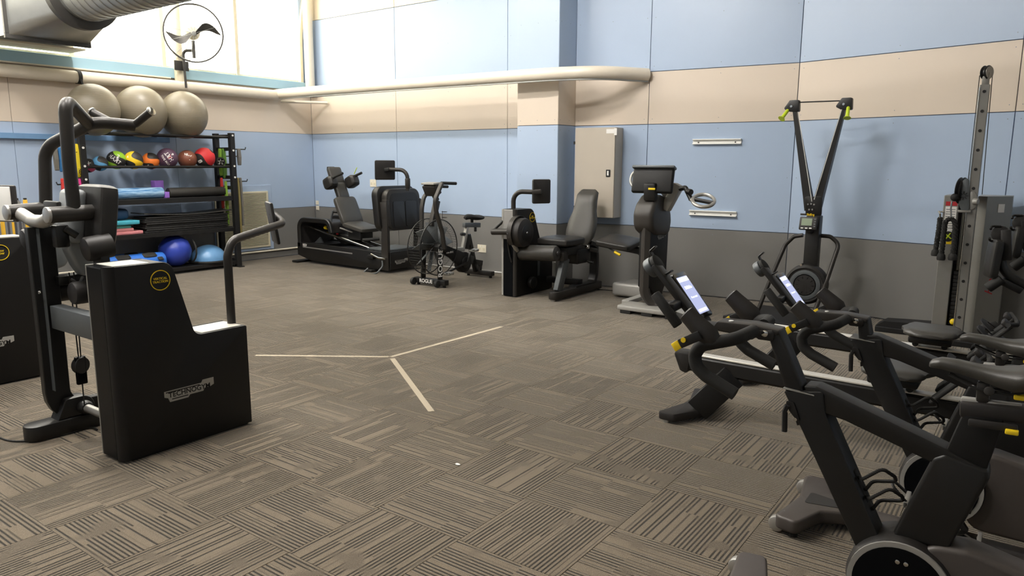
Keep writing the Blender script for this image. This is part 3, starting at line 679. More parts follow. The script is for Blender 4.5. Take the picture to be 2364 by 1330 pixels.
MBs = []
for nm, px_, py_, r, m_, lb in (
    ('pink', 203, 368, .095, 'mb_pink', 'small black and pink medicine ball at the left end of the shelf'),
    ('blue', 230, 367, .102, 'mb_blue', 'small blue and black medicine ball'),
    ('green', 268, 364, .127, 'mb_green', 'black and lime green medicine ball with white print'),
    ('yellow', 308, 364, .126, 'mb_yellow', 'yellow and black medicine ball'),
    ('orange', 347, 365, .12, 'mb_orange', 'orange and black medicine ball'),
    ('purple', 386, 361, .148, 'mb_purple', 'dark purple medicine ball with white and red lettering'),
    ('brown', 432, 361, .138, 'mb_brown', 'brown rubber medicine ball with a white seven'),
    ('red', 472, 360, .156, 'mb_red', 'large red and black medicine ball')):
    r *= .91; c = PX(px_, py_, .40 + (.02 if len(MBs) % 2 else -.02)); c.z = 1.452 + math.sqrt((r + .017) ** 2 - .1025 ** 2)
    o = lone_ball('medicine_ball', c, r, m_, lb, 'medicine ball', 'medicine balls on the upper shelf', n=28); o['r'] = r; MBs.append(o)
bpy.context.view_layer.update()
ball_text(MBs[2], 'HART', .075, -.12, .10, -42); ball_text(MBs[2], '2', .07, .28, .45, -25); ball_text(MBs[0], 'X', .06, .1, .35, -40)
ball_text(MBs[5], 'H', .075, .38, -.10, 122); ball_text(MBs[5], 'A', .075, .26, .10, 122, 'red_print'); ball_text(MBs[5], 'RT', .075, .06, .36, 122)
ball_text(MBs[5], 'GYM BALL', .042, -.22, -.22, 122); ball_text(MBs[5], '6', .055, .62, .50, 122)
ball_text(MBs[6], '7', .10, .30, .18, 0); ball_text(MBs[6], 'kg', .05, -.15, .72, 0); ball_text(MBs[7], '8', .09, -.62, -.45, -60); ball_text(MBs[3], '4', .05, -.75, .5, 0); ball_text(MBs[4], '5', .05, -.35, -.75, 0)
for o in MBs: del o['r']
# --- ab wheel
AW = thing('ab_wheel', 'small grey ab wheel beside the red medicine ball', 'ab wheel', (.45, -1.99, 1.47))
c = V((.46, -2.02, 1.52))
MB().lathe([(.045, -.03), (.062, -.028), (.066, 0), (.062, .028), (.045, .03), (.045, -.03)], c, (1, -.35, 0), 24).build('tyre', 'rubber', AW)
MB().lathe([(.0, -.02), (.012, -.034), (.016, 0), (.012, .034), (.0, .02)], c, (1, -.35, 0), 12).build('hub', 'silver_paint', AW)
for k in range(5):
    t = 2 * math.pi * k / 5; a_ = V((1, -.35, 0)).normalized(); e_ = V((0, 0, 1)) * math.cos(t) + a_.cross(V((0, 0, 1))) * math.sin(t)
    MB().bar(c + e_ * .01, c + e_ * .05, .018, .03, a_, .003).build('spoke', 'silver_paint', AW)
MB().tube([c + V((1, -.35, 0)).normalized() * -.1, c + V((1, -.35, 0)).normalized() * .11], .013, n=10).build('handle', 'rubber', AW)
# --- rollers, blocks
fbm = mk('foam_blue', '6aa0cc', .8, var=.0, scale=5.0); fb = fbm.node_tree
mpn = fb.nodes.new('ShaderNodeMapping'); mpn.inputs['Scale'].default_value = (9, 1.0, 9); fb.links.new(fb.nodes['Texture Coordinate'].outputs['Object'], mpn.inputs[0]); fb.links.new(mpn.outputs[0], fb.nodes['Noise Texture'].inputs['Vector'])
rmp = fb.nodes.new('ShaderNodeMapRange'); rmp.inputs['From Min'].default_value = .35; rmp.inputs['From Max'].default_value = .65; fb.links.new(fb.nodes['Noise Texture'].outputs['Fac'], rmp.inputs['Value'])
mxn = fb.nodes['Mix']; mxn.inputs[6].default_value = lin('3f78ad'); mxn.inputs[7].default_value = lin('a9cbe4'); fb.links.new(rmp.outputs[0], mxn.inputs[0])
mk('foam_black', '2f2d29', .6, var=.1); mk('foam_purple', '8a61b8', .8, var=.05)
def lone(mb, name, m, label, cat, group=None, **k): return tag(recenter(mb.build(name, m, **k)), label, cat, group)
lone(MB().cyl((.36, -3.83, 1.035 + .072), (.36, -2.86, 1.035 + .072), .072, 28, .006), 'foam_roller', 'foam_blue', 'long marbled blue foam roller on the middle shelf', 'foam roller', 'foam rollers')
lone(MB().cyl((.36, -2.775, 1.035 + .066), (.36, -1.915, 1.035 + .066), .066, 28, .008), 'foam_roller', 'foam_black', 'long black foam roller on the middle shelf', 'foam roller', 'foam rollers')
lone(MB().span((.20, -2.79, 1.036), (.43, -2.852, 1.116), .006), 'yoga_block', 'foam_purple', 'purple foam block lying under another between the rollers', 'yoga block', 'purple yoga blocks')
lone(MB().box((.28, -2.87, 1.117 + .075), (.08, .15, .15), Matrix.Rotation(.35, 3, 'Z'), .006), 'yoga_block', 'foam_purple', 'purple foam block standing on top of another between the rollers', 'yoga block', 'purple yoga blocks')
# --- fourth shelf: rolled mat, slabs, black mats
mk('mat_navy', '1d3a58', .85, var=.1); mk('slab_teal', '45a5b8', .7, var=.06); mk('slab_green', '4e8f86', .8, var=.06); mk('slab_pink', 'd98a8c', .8, var=.05); mk('mat_black', '191817', .6, var=.1)
zs = .586
lone(MB().span((.19, -3.75, zs), (.49, -3.22, zs + .042), .008), 'foam_slab', 'slab_pink', 'lower pink foam slab, wider one at the bottom of the pile', 'foam slab', 'foam slabs on the rack')
lone(MB().span((.19, -3.75, zs + .043), (.49, -3.34, zs + .083), .008), 'foam_slab', 'slab_pink', 'upper pink foam slab in the pile beside black mats', 'foam slab', 'foam slabs on the rack')
lone(MB().span((.19, -3.75, zs + .084), (.49, -3.37, zs + .128), .008), 'foam_slab', 'slab_green', 'green foam slab in the pile beside black mats', 'foam slab', 'foam slabs on the rack')
lone(MB().span((.18, -3.75, zs + .129), (.52, -3.27, zs + .18), .008), 'foam_slab', 'slab_teal', 'bright teal foam slab on top of the pile', 'foam slab', 'foam slabs on the rack')
lone(MB().box((.34, -3.56, zs + .181 + .072), (.20, .42, .135), Matrix.Rotation(.06, 3, 'X'), .05, 4), 'rolled_mat', 'mat_navy', 'dark navy rolled mat lying on the teal slab', 'exercise mat')
for k in range(9):
    z0 = zs + k * .0265; dy = random.uniform(-.015, .015); y0, y1_ = -3.19 + dy, -1.98 + dy * .5
    if k < 8:
        lone(MB().span((.17, y0, z0), (.50 + random.uniform(-.01, .012), y1_, z0 + .0225), .006), 'gym_mat', 'mat_black', 'black gym mat in the flat pile, %s from the bottom' % ['first', 'second', 'third', 'fourth', 'fifth', 'sixth', 'seventh', 'eighth'][k], 'exercise mat', 'black mats piled on the rack')
    else:
        q = MB(); P = []
        for i in range(13):
            t = i / 12; y = -3.20 + 1.28 * t; z = z0 + .006 + .03 * (2 * t - 1) ** 2 * (1.0 if t > .5 else 1.2)
            P.append((.335, y, z))
        q.rbar(P, .36, .013, up=(0, 0, 1), bev=.004); lone(q, 'gym_mat', 'foam_black', 'top black mat of the pile with curled ends', 'exercise mat', 'black mats piled on the rack')
# --- bottom shelf
mk('bag_blue', '2f6bc4', .45, var=.05); mk('slam_blue', '2c3f9c', .35, var=.1, scale=8, bump=.5); mk('bosu_blue', '5f8db8', .35, var=.06)
def aqua(yc0, yc1, xx, zz, r, lb):
    A = thing('core_bag', lb, 'training bag', (xx, (yc0 + yc1) / 2, .09))
    MB().cyl((xx, yc0, zz), (xx, yc1, zz), r, 28, .03).build('body', 'bag_blue', A)
    d = V((.55, 0, .83)).normalized()
    for t in (.35, .75):
        cc = V((xx, yc0 + (yc1 - yc0) * t, zz)) + d * r * .985
        MB().cushion(cc, (.18, .09, .02), Matrix((V((0, 1, 0)), V((-.83, 0, .55)), d)).transposed(), .3, .6, 5).build('handle_patch', 'rubber', A)
        MB().cushion(cc + V((.05, .12, -.05)), (.07, .07, .014), Matrix((V((0, 1, 0)), V((-.83, 0, .55)), d)).transposed(), .3, .4, 4).build('patch', 'rubber', A)
    return A
aqua(-3.82, -2.96, .45, .09 + .115, .115, 'bright blue cylindrical training bag with black grips at front of bottom shelf')
aqua(-3.85, -3.10, .215, .09 + .11, .11, 'bright blue training bag behind another on the bottom shelf')
SB = thing('slam_ball', 'glossy dark blue slam ball with black strap on the bottom shelf', 'slam ball', (.35, -2.73, .09))
b = bmesh.new(); bmesh.ops.create_uvsphere(b, u_segments=36, v_segments=20, radius=.215)
for v in b.verts:
    a = math.atan2(v.co.y, v.co.z); w_ = (abs(v.co.x) / .215) ** 2
    v.co *= 1 + .012 * math.sin(9 * a) * (1 - w_) + .01 * math.sin(23 * a + 3) * w_
    v.co = v.co + V((.35, -2.73, .09 + .21))
MB().bm(b).build('ball', 'slam_blue', SB)
MB().tube([(.35 + .217 * math.cos(t), -2.73 + .10 + .12 * math.cos(t) * 0 + .09, .30 + .217 * math.sin(t) * .85) for t in [math.pi * k / 10 - 1.2 for k in range(8)]], .012, n=8).build('strap', 'rubber', SB)
BO = thing('balance_dome', 'pale blue half-ball balance trainer on a black base', 'balance trainer', (.35, -2.22, .09))
MB().lathe([(.245, .02)] + [(.245 * math.cos(t), .03 + .215 * math.sin(t)) for t in [math.pi / 2 * k / 12 for k in range(12)]] + [(0, .245)], (.33, -2.22, .095), (0, 0, 1), 40).build('dome', 'bosu_blue', BO)
MB().lathe([(.20, 0), (.262, .004), (.268, .018), (.262, .034), (.20, .036)], (.33, -2.22, .091), (0, 0, 1), 40).build('base', 'rubber', BO)
# --- bands hanging on the left end
mk('band_red', 'cf3a34', .6, var=.08); mk('band_pink', 'e0408f', .6, var=.05); mk('band_yellow', 'e3cb2a', .6, var=.06); mk('band_blue', '3071ad', .6, var=.06); mk('band_orange', 'dd5a2b', .6, var=.06); mk('band_green', '86ad3e', .6, var=.08); mk('band_green2', '5f8a35', .6, var=.08); mk('band_grey', '6f6c66', .6, var=.08); mk('band_khaki', '8b7d4c', .6, var=.08)
def loop(x, y, z1, z0, w, th, m, lb, spread=.03, sway=0.0, ax='x'):
    q = MB(); e = V((1, 0, 0)) if ax == 'x' else V((0, 1, 0)); s = V((0, 1, 0)) if ax == 'x' else V((1, 0, 0))
    P = [V((x, y, z1)) - e * spread * .35, V((x, y, z1 + .012)), V((x, y, z1)) + e * spread * .35, V((x, y, (z0 + z1) / 2)) + e * spread + s * sway, V((x, y, z0)) + e * spread * .4, V((x, y, z0 - .01)), V((x, y, z0)) - e * spread * .4, V((x, y, (z0 + z1) / 2)) - e * spread - s * sway]
    q.rbar(fil(P, .03, 4, True), w, th, up=None, closed=True, bev=.001)
    return lone(q, 'resistance_band', m, lb, 'resistance band', 'bands hung on the rack')
PEG = MB()
for yy, zz, xx in ((yl_ - .10, 1.72, .50), (yl_ - .10, 1.24, .50), (yl_ - .10, 1.24, .36), (yl_ - .10, 1.72, .38), (yr + .10, 1.70, .50), (yr + .10, 1.24, .50), (yr + .09, 1.60, .35), (yr + .09, 1.24, .36)):
    s_ = -1 if yy < -3 else 1
    MB().tube([(xx, yl_ if s_ < 0 else yr, zz), (xx, yy + s_ * .14, zz), (xx, yy + s_ * .15, zz + .03)], .008, n=8).build('peg', 'black_metal', RK)
YB = thing('band_pouch', 'yellow mesh pouch of bands hanging on the left end of the rack', 'pouch', (.50, yl_ - .16, 1.3))
cP = PX(177, 371, .50)
MB().cushion((cP.x, cP.y, cP.z), (.07, .11, .40), None, .35, .5, 6).build('pouch', 'band_yellow', YB)
text('BODYBAND', .05, (cP.x + .034, cP.y, cP.z - .03), (0, .15, -1), (0, 1, 0), YB, 'black_paint', 'lettering', .0005, bold=True)
for i, (px_, top, bot, m_, lb) in enumerate((
        (127, 345, 392, 'band_grey', 'rolled dark grey band with white print behind the bent bars'),
        (140, 343, 395, 'band_blue', 'blue band loop hanging next to the yellow pouch'),
        (145, 414, 505, 'band_red', 'long red band hanging on the left end of the rack'),
        (158, 414, 500, 'band_orange', 'orange band hanging between red and pink ones'),
        (185, 414, 455, 'band_pink', 'bright pink band hanging on the left end of the rack'))):
    xx = .50 if i in (2, 4) else .38
    p1 = PX(px_, top, xx); p0 = PX(px_, bot, xx)
    loop(p1.x, p1.y, p1.z, p0.z, .045 if i != 1 else .06, .006, m_, lb, .022, .0)
# --- hanging on the right end
for i, (px_, top, bot, m_, lb, xx) in enumerate((
        (508, 345, 405, 'band_green', 'light green band hanging inside the right end of the rack', .30),
        (516, 345, 410, 'band_green2', 'darker green band hanging inside the right end of the rack', .36),
        (551, 345, 380, 'band_grey', 'grey strap with white print hanging on the right rack upright', .52),
        (549, 412, 540, 'band_khaki', 'long khaki band hanging on the right rack upright', .52),
        (555, 412, 520, 'band_grey', 'long grey band hanging by the return air grille', .50),
        (511, 412, 480, 'band_red', 'dark red band seen through the right end of the rack', .36),
        (521, 420, 520, 'band_green', 'pale green band low in the right end of the rack', .42))):
    p1 = PX(px_, top, xx); p0 = PX(px_, bot, xx)
    loop(p1.x, p1.y, p1.z, p0.z, .05 if i < 3 else .03, .006, m_, lb, .02)

# ------------------------------------------------------------------ wall and ceiling fixtures
# return air grille
GR = thing('return_air_grille', 'large cream louvred air grille low on the window wall', 'grille', (0, -1.3, .12))
g0, g1, gz0, gz1 = -1.90, -0.87, .14, 1.16
MB().span((.001, g0, gz0), (.012, g1, gz1), .002).build('backing_board', 'panel_blue', GR, smooth=False)
MB().span((.012, g0 + .03, gz0 + .05), (.014, g1 - .09, gz1 - .10)).build('dark_core', 'black_paint', GR, smooth=False)
for a, b in (((.012, g0 + .02, gz1 - .125), (.034, g1 - .075, gz1 - .095)), ((.012, g0 + .02, gz0 + .045), (.034, g1 - .075, gz0 + .075)), ((.012, g1 - .105, gz0 + .0755), (.034, g1 - .075, gz1 - .1255)), ((.012, g0 + .02, gz0 + .0755), (.034, g0 + .05, gz1 - .1255))):
    MB().span(a, b, .003).build('frame', 'frame_cream', GR, smooth=False)
zz = gz0 + .088; nsl = 0; sl0 = None
while zz < gz1 - .135:
    if sl0 is None:
        sl0 = MB().box((.024, (g0 + g1) / 2 - .027, zz), (.018, g1 - g0 - .16, .0045), Matrix.Rotation(.5, 3, 'Y')).build('slat', 'frame_cream', GR, smooth=False); z00 = zz
    else:
        o = sl0.copy(); COL.objects.link(o); o.location.z = sl0.location.z + (zz - z00); o.parent = GR
    zz += .0185
# switchgear cabinet
CB = thing('electrical_cabinet', 'tall beige metal electrical cabinet on the blue wall', 'cabinet', (5.6, -.1, .9))
FCn = V((math.sin(math.radians(5.29)), -math.cos(math.radians(5.29)), 0)); FCx = V((math.cos(math.radians(5.29)), math.sin(math.radians(5.29)), 0))
cdp = .24; oC = V((5.2, -.139, 0)); oF = oC + FCn * cdp
c_tl, c_tr, c_bl = PN(1328, 296, oF, FCn), PN(1421, 293, oF, FCn), PN(1324, 500, oF, FCn)
cw = (c_tr - c_tl).dot(FCx); cc = (c_tl + c_tr) / 2; ztop = cc.z; zbot = c_bl.z
R_ = Matrix((FCx, FCn, V((0, 0, 1)))).transposed()
mid = V((cc.x, cc.y, (ztop + zbot) / 2)) - FCn * (cdp / 2)
MB().box(mid - FCn * .0075, (cw, cdp - .015, ztop - zbot), R_, .004).build('body', 'cabinet', CB, smooth=False)
MB().box(V((cc.x, cc.y, mid.z)) - FCn * .006, (cw - .006, .012, ztop - zbot - .006), R_, .003).build('door', 'cabinet', CB, smooth=False)
for pz in (330, 478): h = PN(1327, pz, oF, FCn); MB().box(h - FCx * .004, (.02, .014, .035), R_, .002).build('hinge', 'black_paint', CB, smooth=False)
lk = PN(1404, 400, oF, FCn); MB().box(lk + FCn * .004, (.055, .008, .085), R_, .004).build('lock_plate', 'black_paint', CB, smooth=False)
MB().box(lk + FCn * .009, (.022, .006, .055), R_, .003).build('lock_lever', 'white_plastic', CB, smooth=False)
for pq, w_, h_ in (((1409, 303), .10, .05), ((1421, 304), .035, .08)):
    s_ = PN(*pq, oF, FCn); MB().box(s_ + FCn * .001, (w_, .002, h_), R_).build('label_sticker', 'white_paint', CB, smooth=False)
# two white channels on the right part of the wall
for a, b, lb in (((1600, 327), (1712, 327), 'upper short white channel rail fixed to the blue wall'), ((1592, 491), (1701, 494), 'lower short white channel rail fixed to the blue wall')):
    p0, p1 = PN(*a, oC, FCn), PN(*b, oC, FCn); z_ = (p0.z + p1.z) / 2
    q = MB(); c_ = (p0 + p1) / 2; c_.z = z_; W_ = (p1 - p0).length
    T_ = thing('channel_rail', lb, 'rail', c_ + FCn * .02, 'white channels on the wall')
    MB().box(c_ + FCn * .004, (W_, .008, .06), R_).build('back_plate', 'white_plastic', T_, smooth=False)
    for dz in (.024, -.024): MB().box(c_ + FCn * .02 + V((0, 0, dz)), (W_, .026, .012), R_, .003).build('flange', 'white_plastic', T_, smooth=False)
    for dx in (-.38, .38): MB().cyl(c_ + FCx * dx * W_ + FCn * .008 + V((0, 0, -.008)), c_ + FCx * dx * W_ + FCn * .012 + V((0, 0, -.008)), .008, 10).build('screw', 'galv_dark', T_)
# power outlets and switches
def outlet(c, x, n, w_, h_, lb, dbl=True, plug=False):
    x = V(x); n = V(n); R = Matrix((x, n, V((0, 0, 1)))).transposed(); T = thing('power_outlet', lb, 'outlet', V(c), 'wall plates')
    MB().box(V(c) + n * .005, (w_, .010, h_), R, .003).build('plate', 'cream_plastic', T, smooth=False)
    for s_ in ((-.25, .25) if dbl else (0,)):
        MB().box(V(c) + n * .0105 + x * (w_ * s_) + V((0, 0, -h_ * .08)), (w_ * .26, .002, h_ * .34), R, .001).build('socket', 'frame_cream', T, smooth=False)
        MB().box(V(c) + n * .0115 + x * (w_ * s_ * .6) + V((0, 0, h_ * .28)), (w_ * .10, .004, h_ * .16), R, .001).build('switch', 'white_plastic', T, smooth=False)
    return T
outlet(PY(862, 423, 0), (1, 0, 0), (0, -1, 0), .135, .115, 'cream switch plate on the back wall above the leg press')
outlet(PY(1113, 574, 0), (1, 0, 0), (0, -1, 0), .155, .11, 'cream double power outlet on the grey wall beside the air bike')
outlet(PY(733, 468, 0), (1, 0, 0), (0, -1, 0), .07, .07, 'small white wall plate on the blue panel near the corner', False)
outlet(PY(734, 480, 0), (1, 0, 0), (0, -1, 0), .07, .075, 'small white wall plate on the grey panel near the corner', False)
o_ = outlet(PN(1368, 597, oC, FCn), FCx, FCn, .16, .115, 'cream power outlet with black plug behind the leg extension')
pz_ = PN(1373, 598, oC, FCn); MB().cyl(pz_ + FCn * .01, pz_ + FCn * .05, .02, 12, .004).build('plug', 'black_paint', o_)
# floor tape, three strips meeting at a Y
for a, b, lb in (((590, 820.5), (897, 824), 'left strip of faded beige floor tape'), ((903, 824), (1158, 754.5), 'right rear strip of faded beige floor tape'), ((906, 828), (996, 950), 'short wide front strip of faded beige floor tape')):
    p0, p1 = PZ(*a, .001), PZ(*b, .001); x = (p1 - p0).normalized(); y = V((-x.y, x.x, 0)) * .020
    lone(MB().prism([p0 - y, p1 - y, p1 + y, p0 + y], (0, 0, .0008)), 'floor_tape', 'tape', lb, 'tape', 'tape strips', smooth=False)
lone(MB().ball(PZ(1057, 1072, .004), .012, 10, (1.3, .8, .35)), 'paper_scrap', 'white_paint', 'tiny white paper scrap on the carpet', 'litter')
# strap with clip on the tube above the balls
ST = thing('strap_loop', 'black strap wrapped round the cream tube above the exercise balls', 'strap', PX(180, 165, .1))
sy = PX(180, 180, .11).y
MB().sweep([V((.11 + .082 * math.cos(t), sy, 2.555 + .082 * math.sin(t))) for t in [2 * math.pi * k / 24 for k in range(24)]], [(.003, .022), (-.003, .022), (-.003, -.022), (.003, -.022)], closed=True).build('band', 'rubber', ST)
MB().rbar([(.185, sy, 2.53), (.19, sy + .01, 2.46), (.185, sy + .012, 2.43)], .03, .01).build('tail', 'rubber', ST)
# ------------------------------------------------------------------ wall fan
FN = thing('fan', 'large round wall fan with two dark blades in front of the windows', 'fan', (.25, -2.4, 2.5))
fc = PX(447, 77, .45); fa = (CAM_P - fc); fa.z = -.9; fa = (V((fa.x, fa.y, 0)).normalized() * .93 + V((0, 0, -.2)) + V((.25, 0, 0))).normalized()
fx = V((0, 0, 1)).cross(fa).normalized(); fu = fa.cross(fx)
rf_ = .375
MB().tube([fc + (fx * math.cos(t) + fu * math.sin(t)) * rf_ for t in [2 * math.pi * k / 48 for k in range(48)]], .0105, n=8, closed=True).build('guard_ring', 'galv_dark', FN)
MB().tube([fc - fa * .09 + (fx * math.cos(t) + fu * math.sin(t)) * rf_ * .97 for t in [2 * math.pi * k / 48 for k in range(48)]], .004, n=6, closed=True).build('guard_ring', 'galv', FN)
for k in range(12):
    t = 2 * math.pi * k / 12 + .35; d = fx * math.cos(t) + fu * math.sin(t)
    MB().tube([fc + d * .04 + fa * .03, fc + d * .2 + fa * .035, fc + d * rf_], .003, n=5).build('guard_spoke', 'galv', FN)
hubc = PX(452, 80, .45)
MB().lathe([(0, .045), (.03, .04), (.034, .0), (.034, -.05)], fc, fa, 20).build('hub', 'galv', FN)
MB().lathe([(.04, -.05), (.085, -.06), (.095, -.1), (.095, -.2), (.08, -.25), (0, -.26)], fc, fa, 20).build('motor', 'frame_cream', FN)
for s_ in (0, math.pi):
    d = (fx * math.cos(s_ + .18) + fu * math.sin(s_ + .18)); e_ = fa.cross(d); rings = []
    for i in range(13):
        t = i / 12; rr = .03 + .31 * t; bend = .10 * math.sin(math.pi * t * .95) - .07 * t
        w_ = .035 + .075 * math.sin(math.pi * min(1, t * .9 + .05)) ** .8; w_ *= (1 if t < .85 else 1 - (t - .85) / .16 * .7)
        cen = fc + d * rr + e_ * bend; tw = .55 - .25 * t
        n1 = e_ * math.cos(tw) + fa * math.sin(tw); n2 = -e_ * math.sin(tw) + fa * math.cos(tw)
        rings.append([cen + n1 * w_ / 2 + n2 * .002, cen + n2 * .005, cen - n1 * w_ / 2 + n2 * .002, cen - n1 * w_ / 2 - n2 * .002, cen - n2 * .001, cen + n1 * w_ / 2 - n2 * .002])
    MB().loft(rings).build('blade', 'galv_dark', FN)
jp = fc - fa * .12 + V((0, 0, -.1))
MB().tube([jp, jp + V((.0, 0, -.23))], .022, n=10).build('tilt_stem', 'galv_dark', FN)
bp_ = PX(419, 152, .19)
MB().tube([jp + V((0, 0, -.13)), V((bp_.x + .03, bp_.y + .02, jp.z - .13)), V((bp_.x + .03, bp_.y + .02, bp_.z - .05))], .02, .06, n=10).build('arm', 'galv_dark', FN)
MB().box(bp_, (.012, .21, .13), None, .004).build('bracket_plate', 'galv_dark', FN)
MB().cyl((bp_.x - .1, bp_.y, bp_.z), (bp_.x, bp_.y, bp_.z), .02).build('bracket_arm', 'galv_dark', FN)
MB().tube([V((bp_.x + .03, bp_.y + .02, bp_.z)), V((bp_.x + .03, bp_.y + .03, 2.53))], .016, n=10).build('pole', 'galv_dark', FN)
MB().tube([fc - fa * .2, fc - fa * .15 + V((-.12, -.05, -.25)), bp_ + V((-.05, -.05, .1)), bp_ + V((0, -.08, -.12))], .005, .08, n=6).build('flex', 'frame_cream', FN)
# ------------------------------------------------------------------ air duct, top left
DT = thing('air_duct', 'large galvanised spiral air duct with square transition piece at the top left', 'duct', (1.0, -4.2, 2.85))
dx0, dx1 = .8, 1.2; dy0, dy1 = -4.675, -3.85; dz0 = 2.862; dz1 = 3.72; dcy, dcz, drc = -4.06, 3.345, .392
sq = []; ci = []
NN = 48
for k in range(NN):
    t = 2 * math.pi * k / NN; c_, s_ = math.cos(t), math.sin(t); mxx = max(abs(c_), abs(s_))
    sq.append(V((dx0, (dy0 + dy1) / 2 + (dy1 - dy0) / 2 * c_ / mxx, (dz0 + dz1) / 2 + (dz1 - dz0) / 2 * s_ / mxx)))
    ci.append(V((dx1, dcy + drc * .97 * c_, dcz + drc * .97 * s_)))
MB().loft([sq, ci], caps=False).build('transition', 'galv', DT, angle=60)
MB().span((-0.0, dy0 + .01, dz0 + .01), (dx0 - .03, dy1 - .01, dz1), 0).build('box', 'galv', DT, smooth=False)
for a, b in (((dx0 - .03, dy0 - .03, dz0 - .035), (dx0 + .012, dy1 + .03, dz0 + .012)), ((dx0 - .03, dy0 - .03, dz0 + .013), (dx0 + .012, dy0 + .014, dz1 + .03)), ((dx0 - .03, dy1 - .014, dz0 + .013), (dx0 + .012, dy1 + .03, dz1 + .03))):
    MB().span(a, b, .003).build('flange', 'galv_dark', DT, smooth=False)
MB().lathe([(drc * .9, 0), (drc, .005), (drc, .09), (.31, .12)], (dx1 - .02, dcy, dcz), (1, 0, 0), 48).build('collar', 'galv_dark', DT, angle=50)
pr = []; xx = .05
while xx < 9.5: pr += [(.304, xx), (.304, xx + .118), (.312, xx + .122), (.312, xx + .13), (.304, xx + .134)]; xx += .135
MB().lathe(pr, (dx1, dcy, dcz), (1, 0.0, 0.0), 48).build('spiral_duct', 'galv', DT, angle=60)
MB().span((.03, -6.6, 2.84), (.45, -3.72, 2.86), .002).build('lower_duct', 'frame_cream', DT, smooth=False)

# ------------------------------------------------------------------ helpers for upholstery
def padR(az, tilt):
    a = math.radians(az); t = math.radians(tilt); n = V((math.cos(a) * math.cos(t), math.sin(a) * math.cos(t), math.sin(t)))
    r = V((0, 0, 1)).cross(n).normalized(); u = n.cross(r); return Matrix((r, u, n)).transposed()
def pad(name, c, w, h, t, az, tilt, parent, m='vinyl', bulge=.35, rnd=.35, n=8):
    return MB().cushion(c, (w, h, t), padR(az, tilt), bulge, rnd, n).build(name, m, parent)
def rplate(name, c, w, h, t, az, tilt, r, parent, m, bev=.004):
    R = padR(az, tilt); x, y, z = R.col[0], R.col[1], R.col[2]
    return MB().prism(rrect(V(c) - z * t / 2, x, y, w, h, r, 6), z * t, bev).build(name, m, parent)
# ------------------------------------------------------------------ horizontal leg press by the back wall
LP = thing('leg_press', 'long low black leg press with reclined grey padded seat by the back wall', 'gym machine', (1.7, -.7, 0))
ya, yb = -1.03, -.36
def Q(u, v, y): return PY(660 + u * .2181, 360 + v * .2181, y)      # sight from the close-up of this machine
o1 = [Q(112, 1000, ya), Q(112, 740, ya), Q(150, 672, ya), Q(420, 672, ya), Q(462, 742, ya), Q(462, 900, ya), Q(1060, 1030, ya), Q(1140, 1040, ya), Q(1140, 1196, ya), Q(700, 1150, ya), Q(230, 1098, ya), Q(130, 1052, ya)]
xL, xR = o1[1].x, 2.80
zt0 = Q(155, 915, ya).z; ztop = o1[3].z
# side beam
sb_ = [V((xL, ya, .12)), V((xL, ya, zt0)), V((xR - .2, ya, Q(1060, 1026, ya).z)), V((xR - .02, ya, Q(1060, 1026, ya).z)), V((xR - .02, ya, .035)), V((xL + .3, ya, .05))]
for yy, s_ in ((ya, 1), (yb, -1)):
    P = [V((p.x, yy, p.z)) for p in sb_]
    MB().prism(fil(P, [.12, .01, 0, 0, .05, .2], 6), (0, .07 * s_, 0), .008).build('side_beam', 'black_metal', LP)
    MB().prism([V((xL + .13, yy - .001 * s_, zt0 - .055)), V((xR - .75, yy - .001 * s_, zt0 - .075)), V((xR - .75, yy - .001 * s_, zt0 - .093)), V((xL + .13, yy - .001 * s_, zt0 - .073))], (0, .004 * s_, 0)).build('trim_line', 'silver', LP, smooth=False)
text('REV', .055, Q(200, 945, ya - .002), (1, 0, 0), (0, 0, 1), LP, 'white_paint', 'lettering', .0006, bold=True)
# bent housing over the rail end
hp = [V((xL + .04, 0, .25)), V((xL + .04, 0, ztop - .03)), V((Q(440, 700, ya).x, 0, ztop - .03)), V((Q(462, 742, ya).x, 0, zt0 + .18))]
for yy in (ya + .03, yb - .03):
    MB().rbar([V((p.x, yy, p.z)) for p in hp], .06, .075, [0, .13, .10, 0], up=None, bev=.012).build('end_hoop', 'black_metal', LP)
MB().sweep(fil([V((p.x, (ya + yb) / 2, p.z)) for p in hp], [0, .13, .10, 0], 6), [(.030, .30), (.030, -.30), (.018, -.30), (.018, .30)]).build('hoop_cover', 'dark_shell', LP)
MB().span((xL + .05, ya + .07, .08), (xL + .50, yb - .07, zt0 - .02)).build('inner_tray', 'black_paint', LP, smooth=False)
MB().span((xL + .5, ya + .07, .06), (xR - .05, yb - .07, zt0 - .07)).build('deck', 'dark_shell', LP, smooth=False)
for px0, px1 in (((230, 742), (930, 995)), ((365, 728), (1060, 975))):
    yy = -.86 if px0[0] == 230 else -.56
    a, b = Q(*px0, yy), Q(*px1, yy); MB().tube([a, b], .021, n=12).build('guide_rail', 'chrome', LP)
a, b = Q(285, 735, -.72), Q(960, 985, -.72); MB().bar(a, b, .10, .03, (0, 0, 1), .004).build('rail_cover', 'dark_shell', LP)
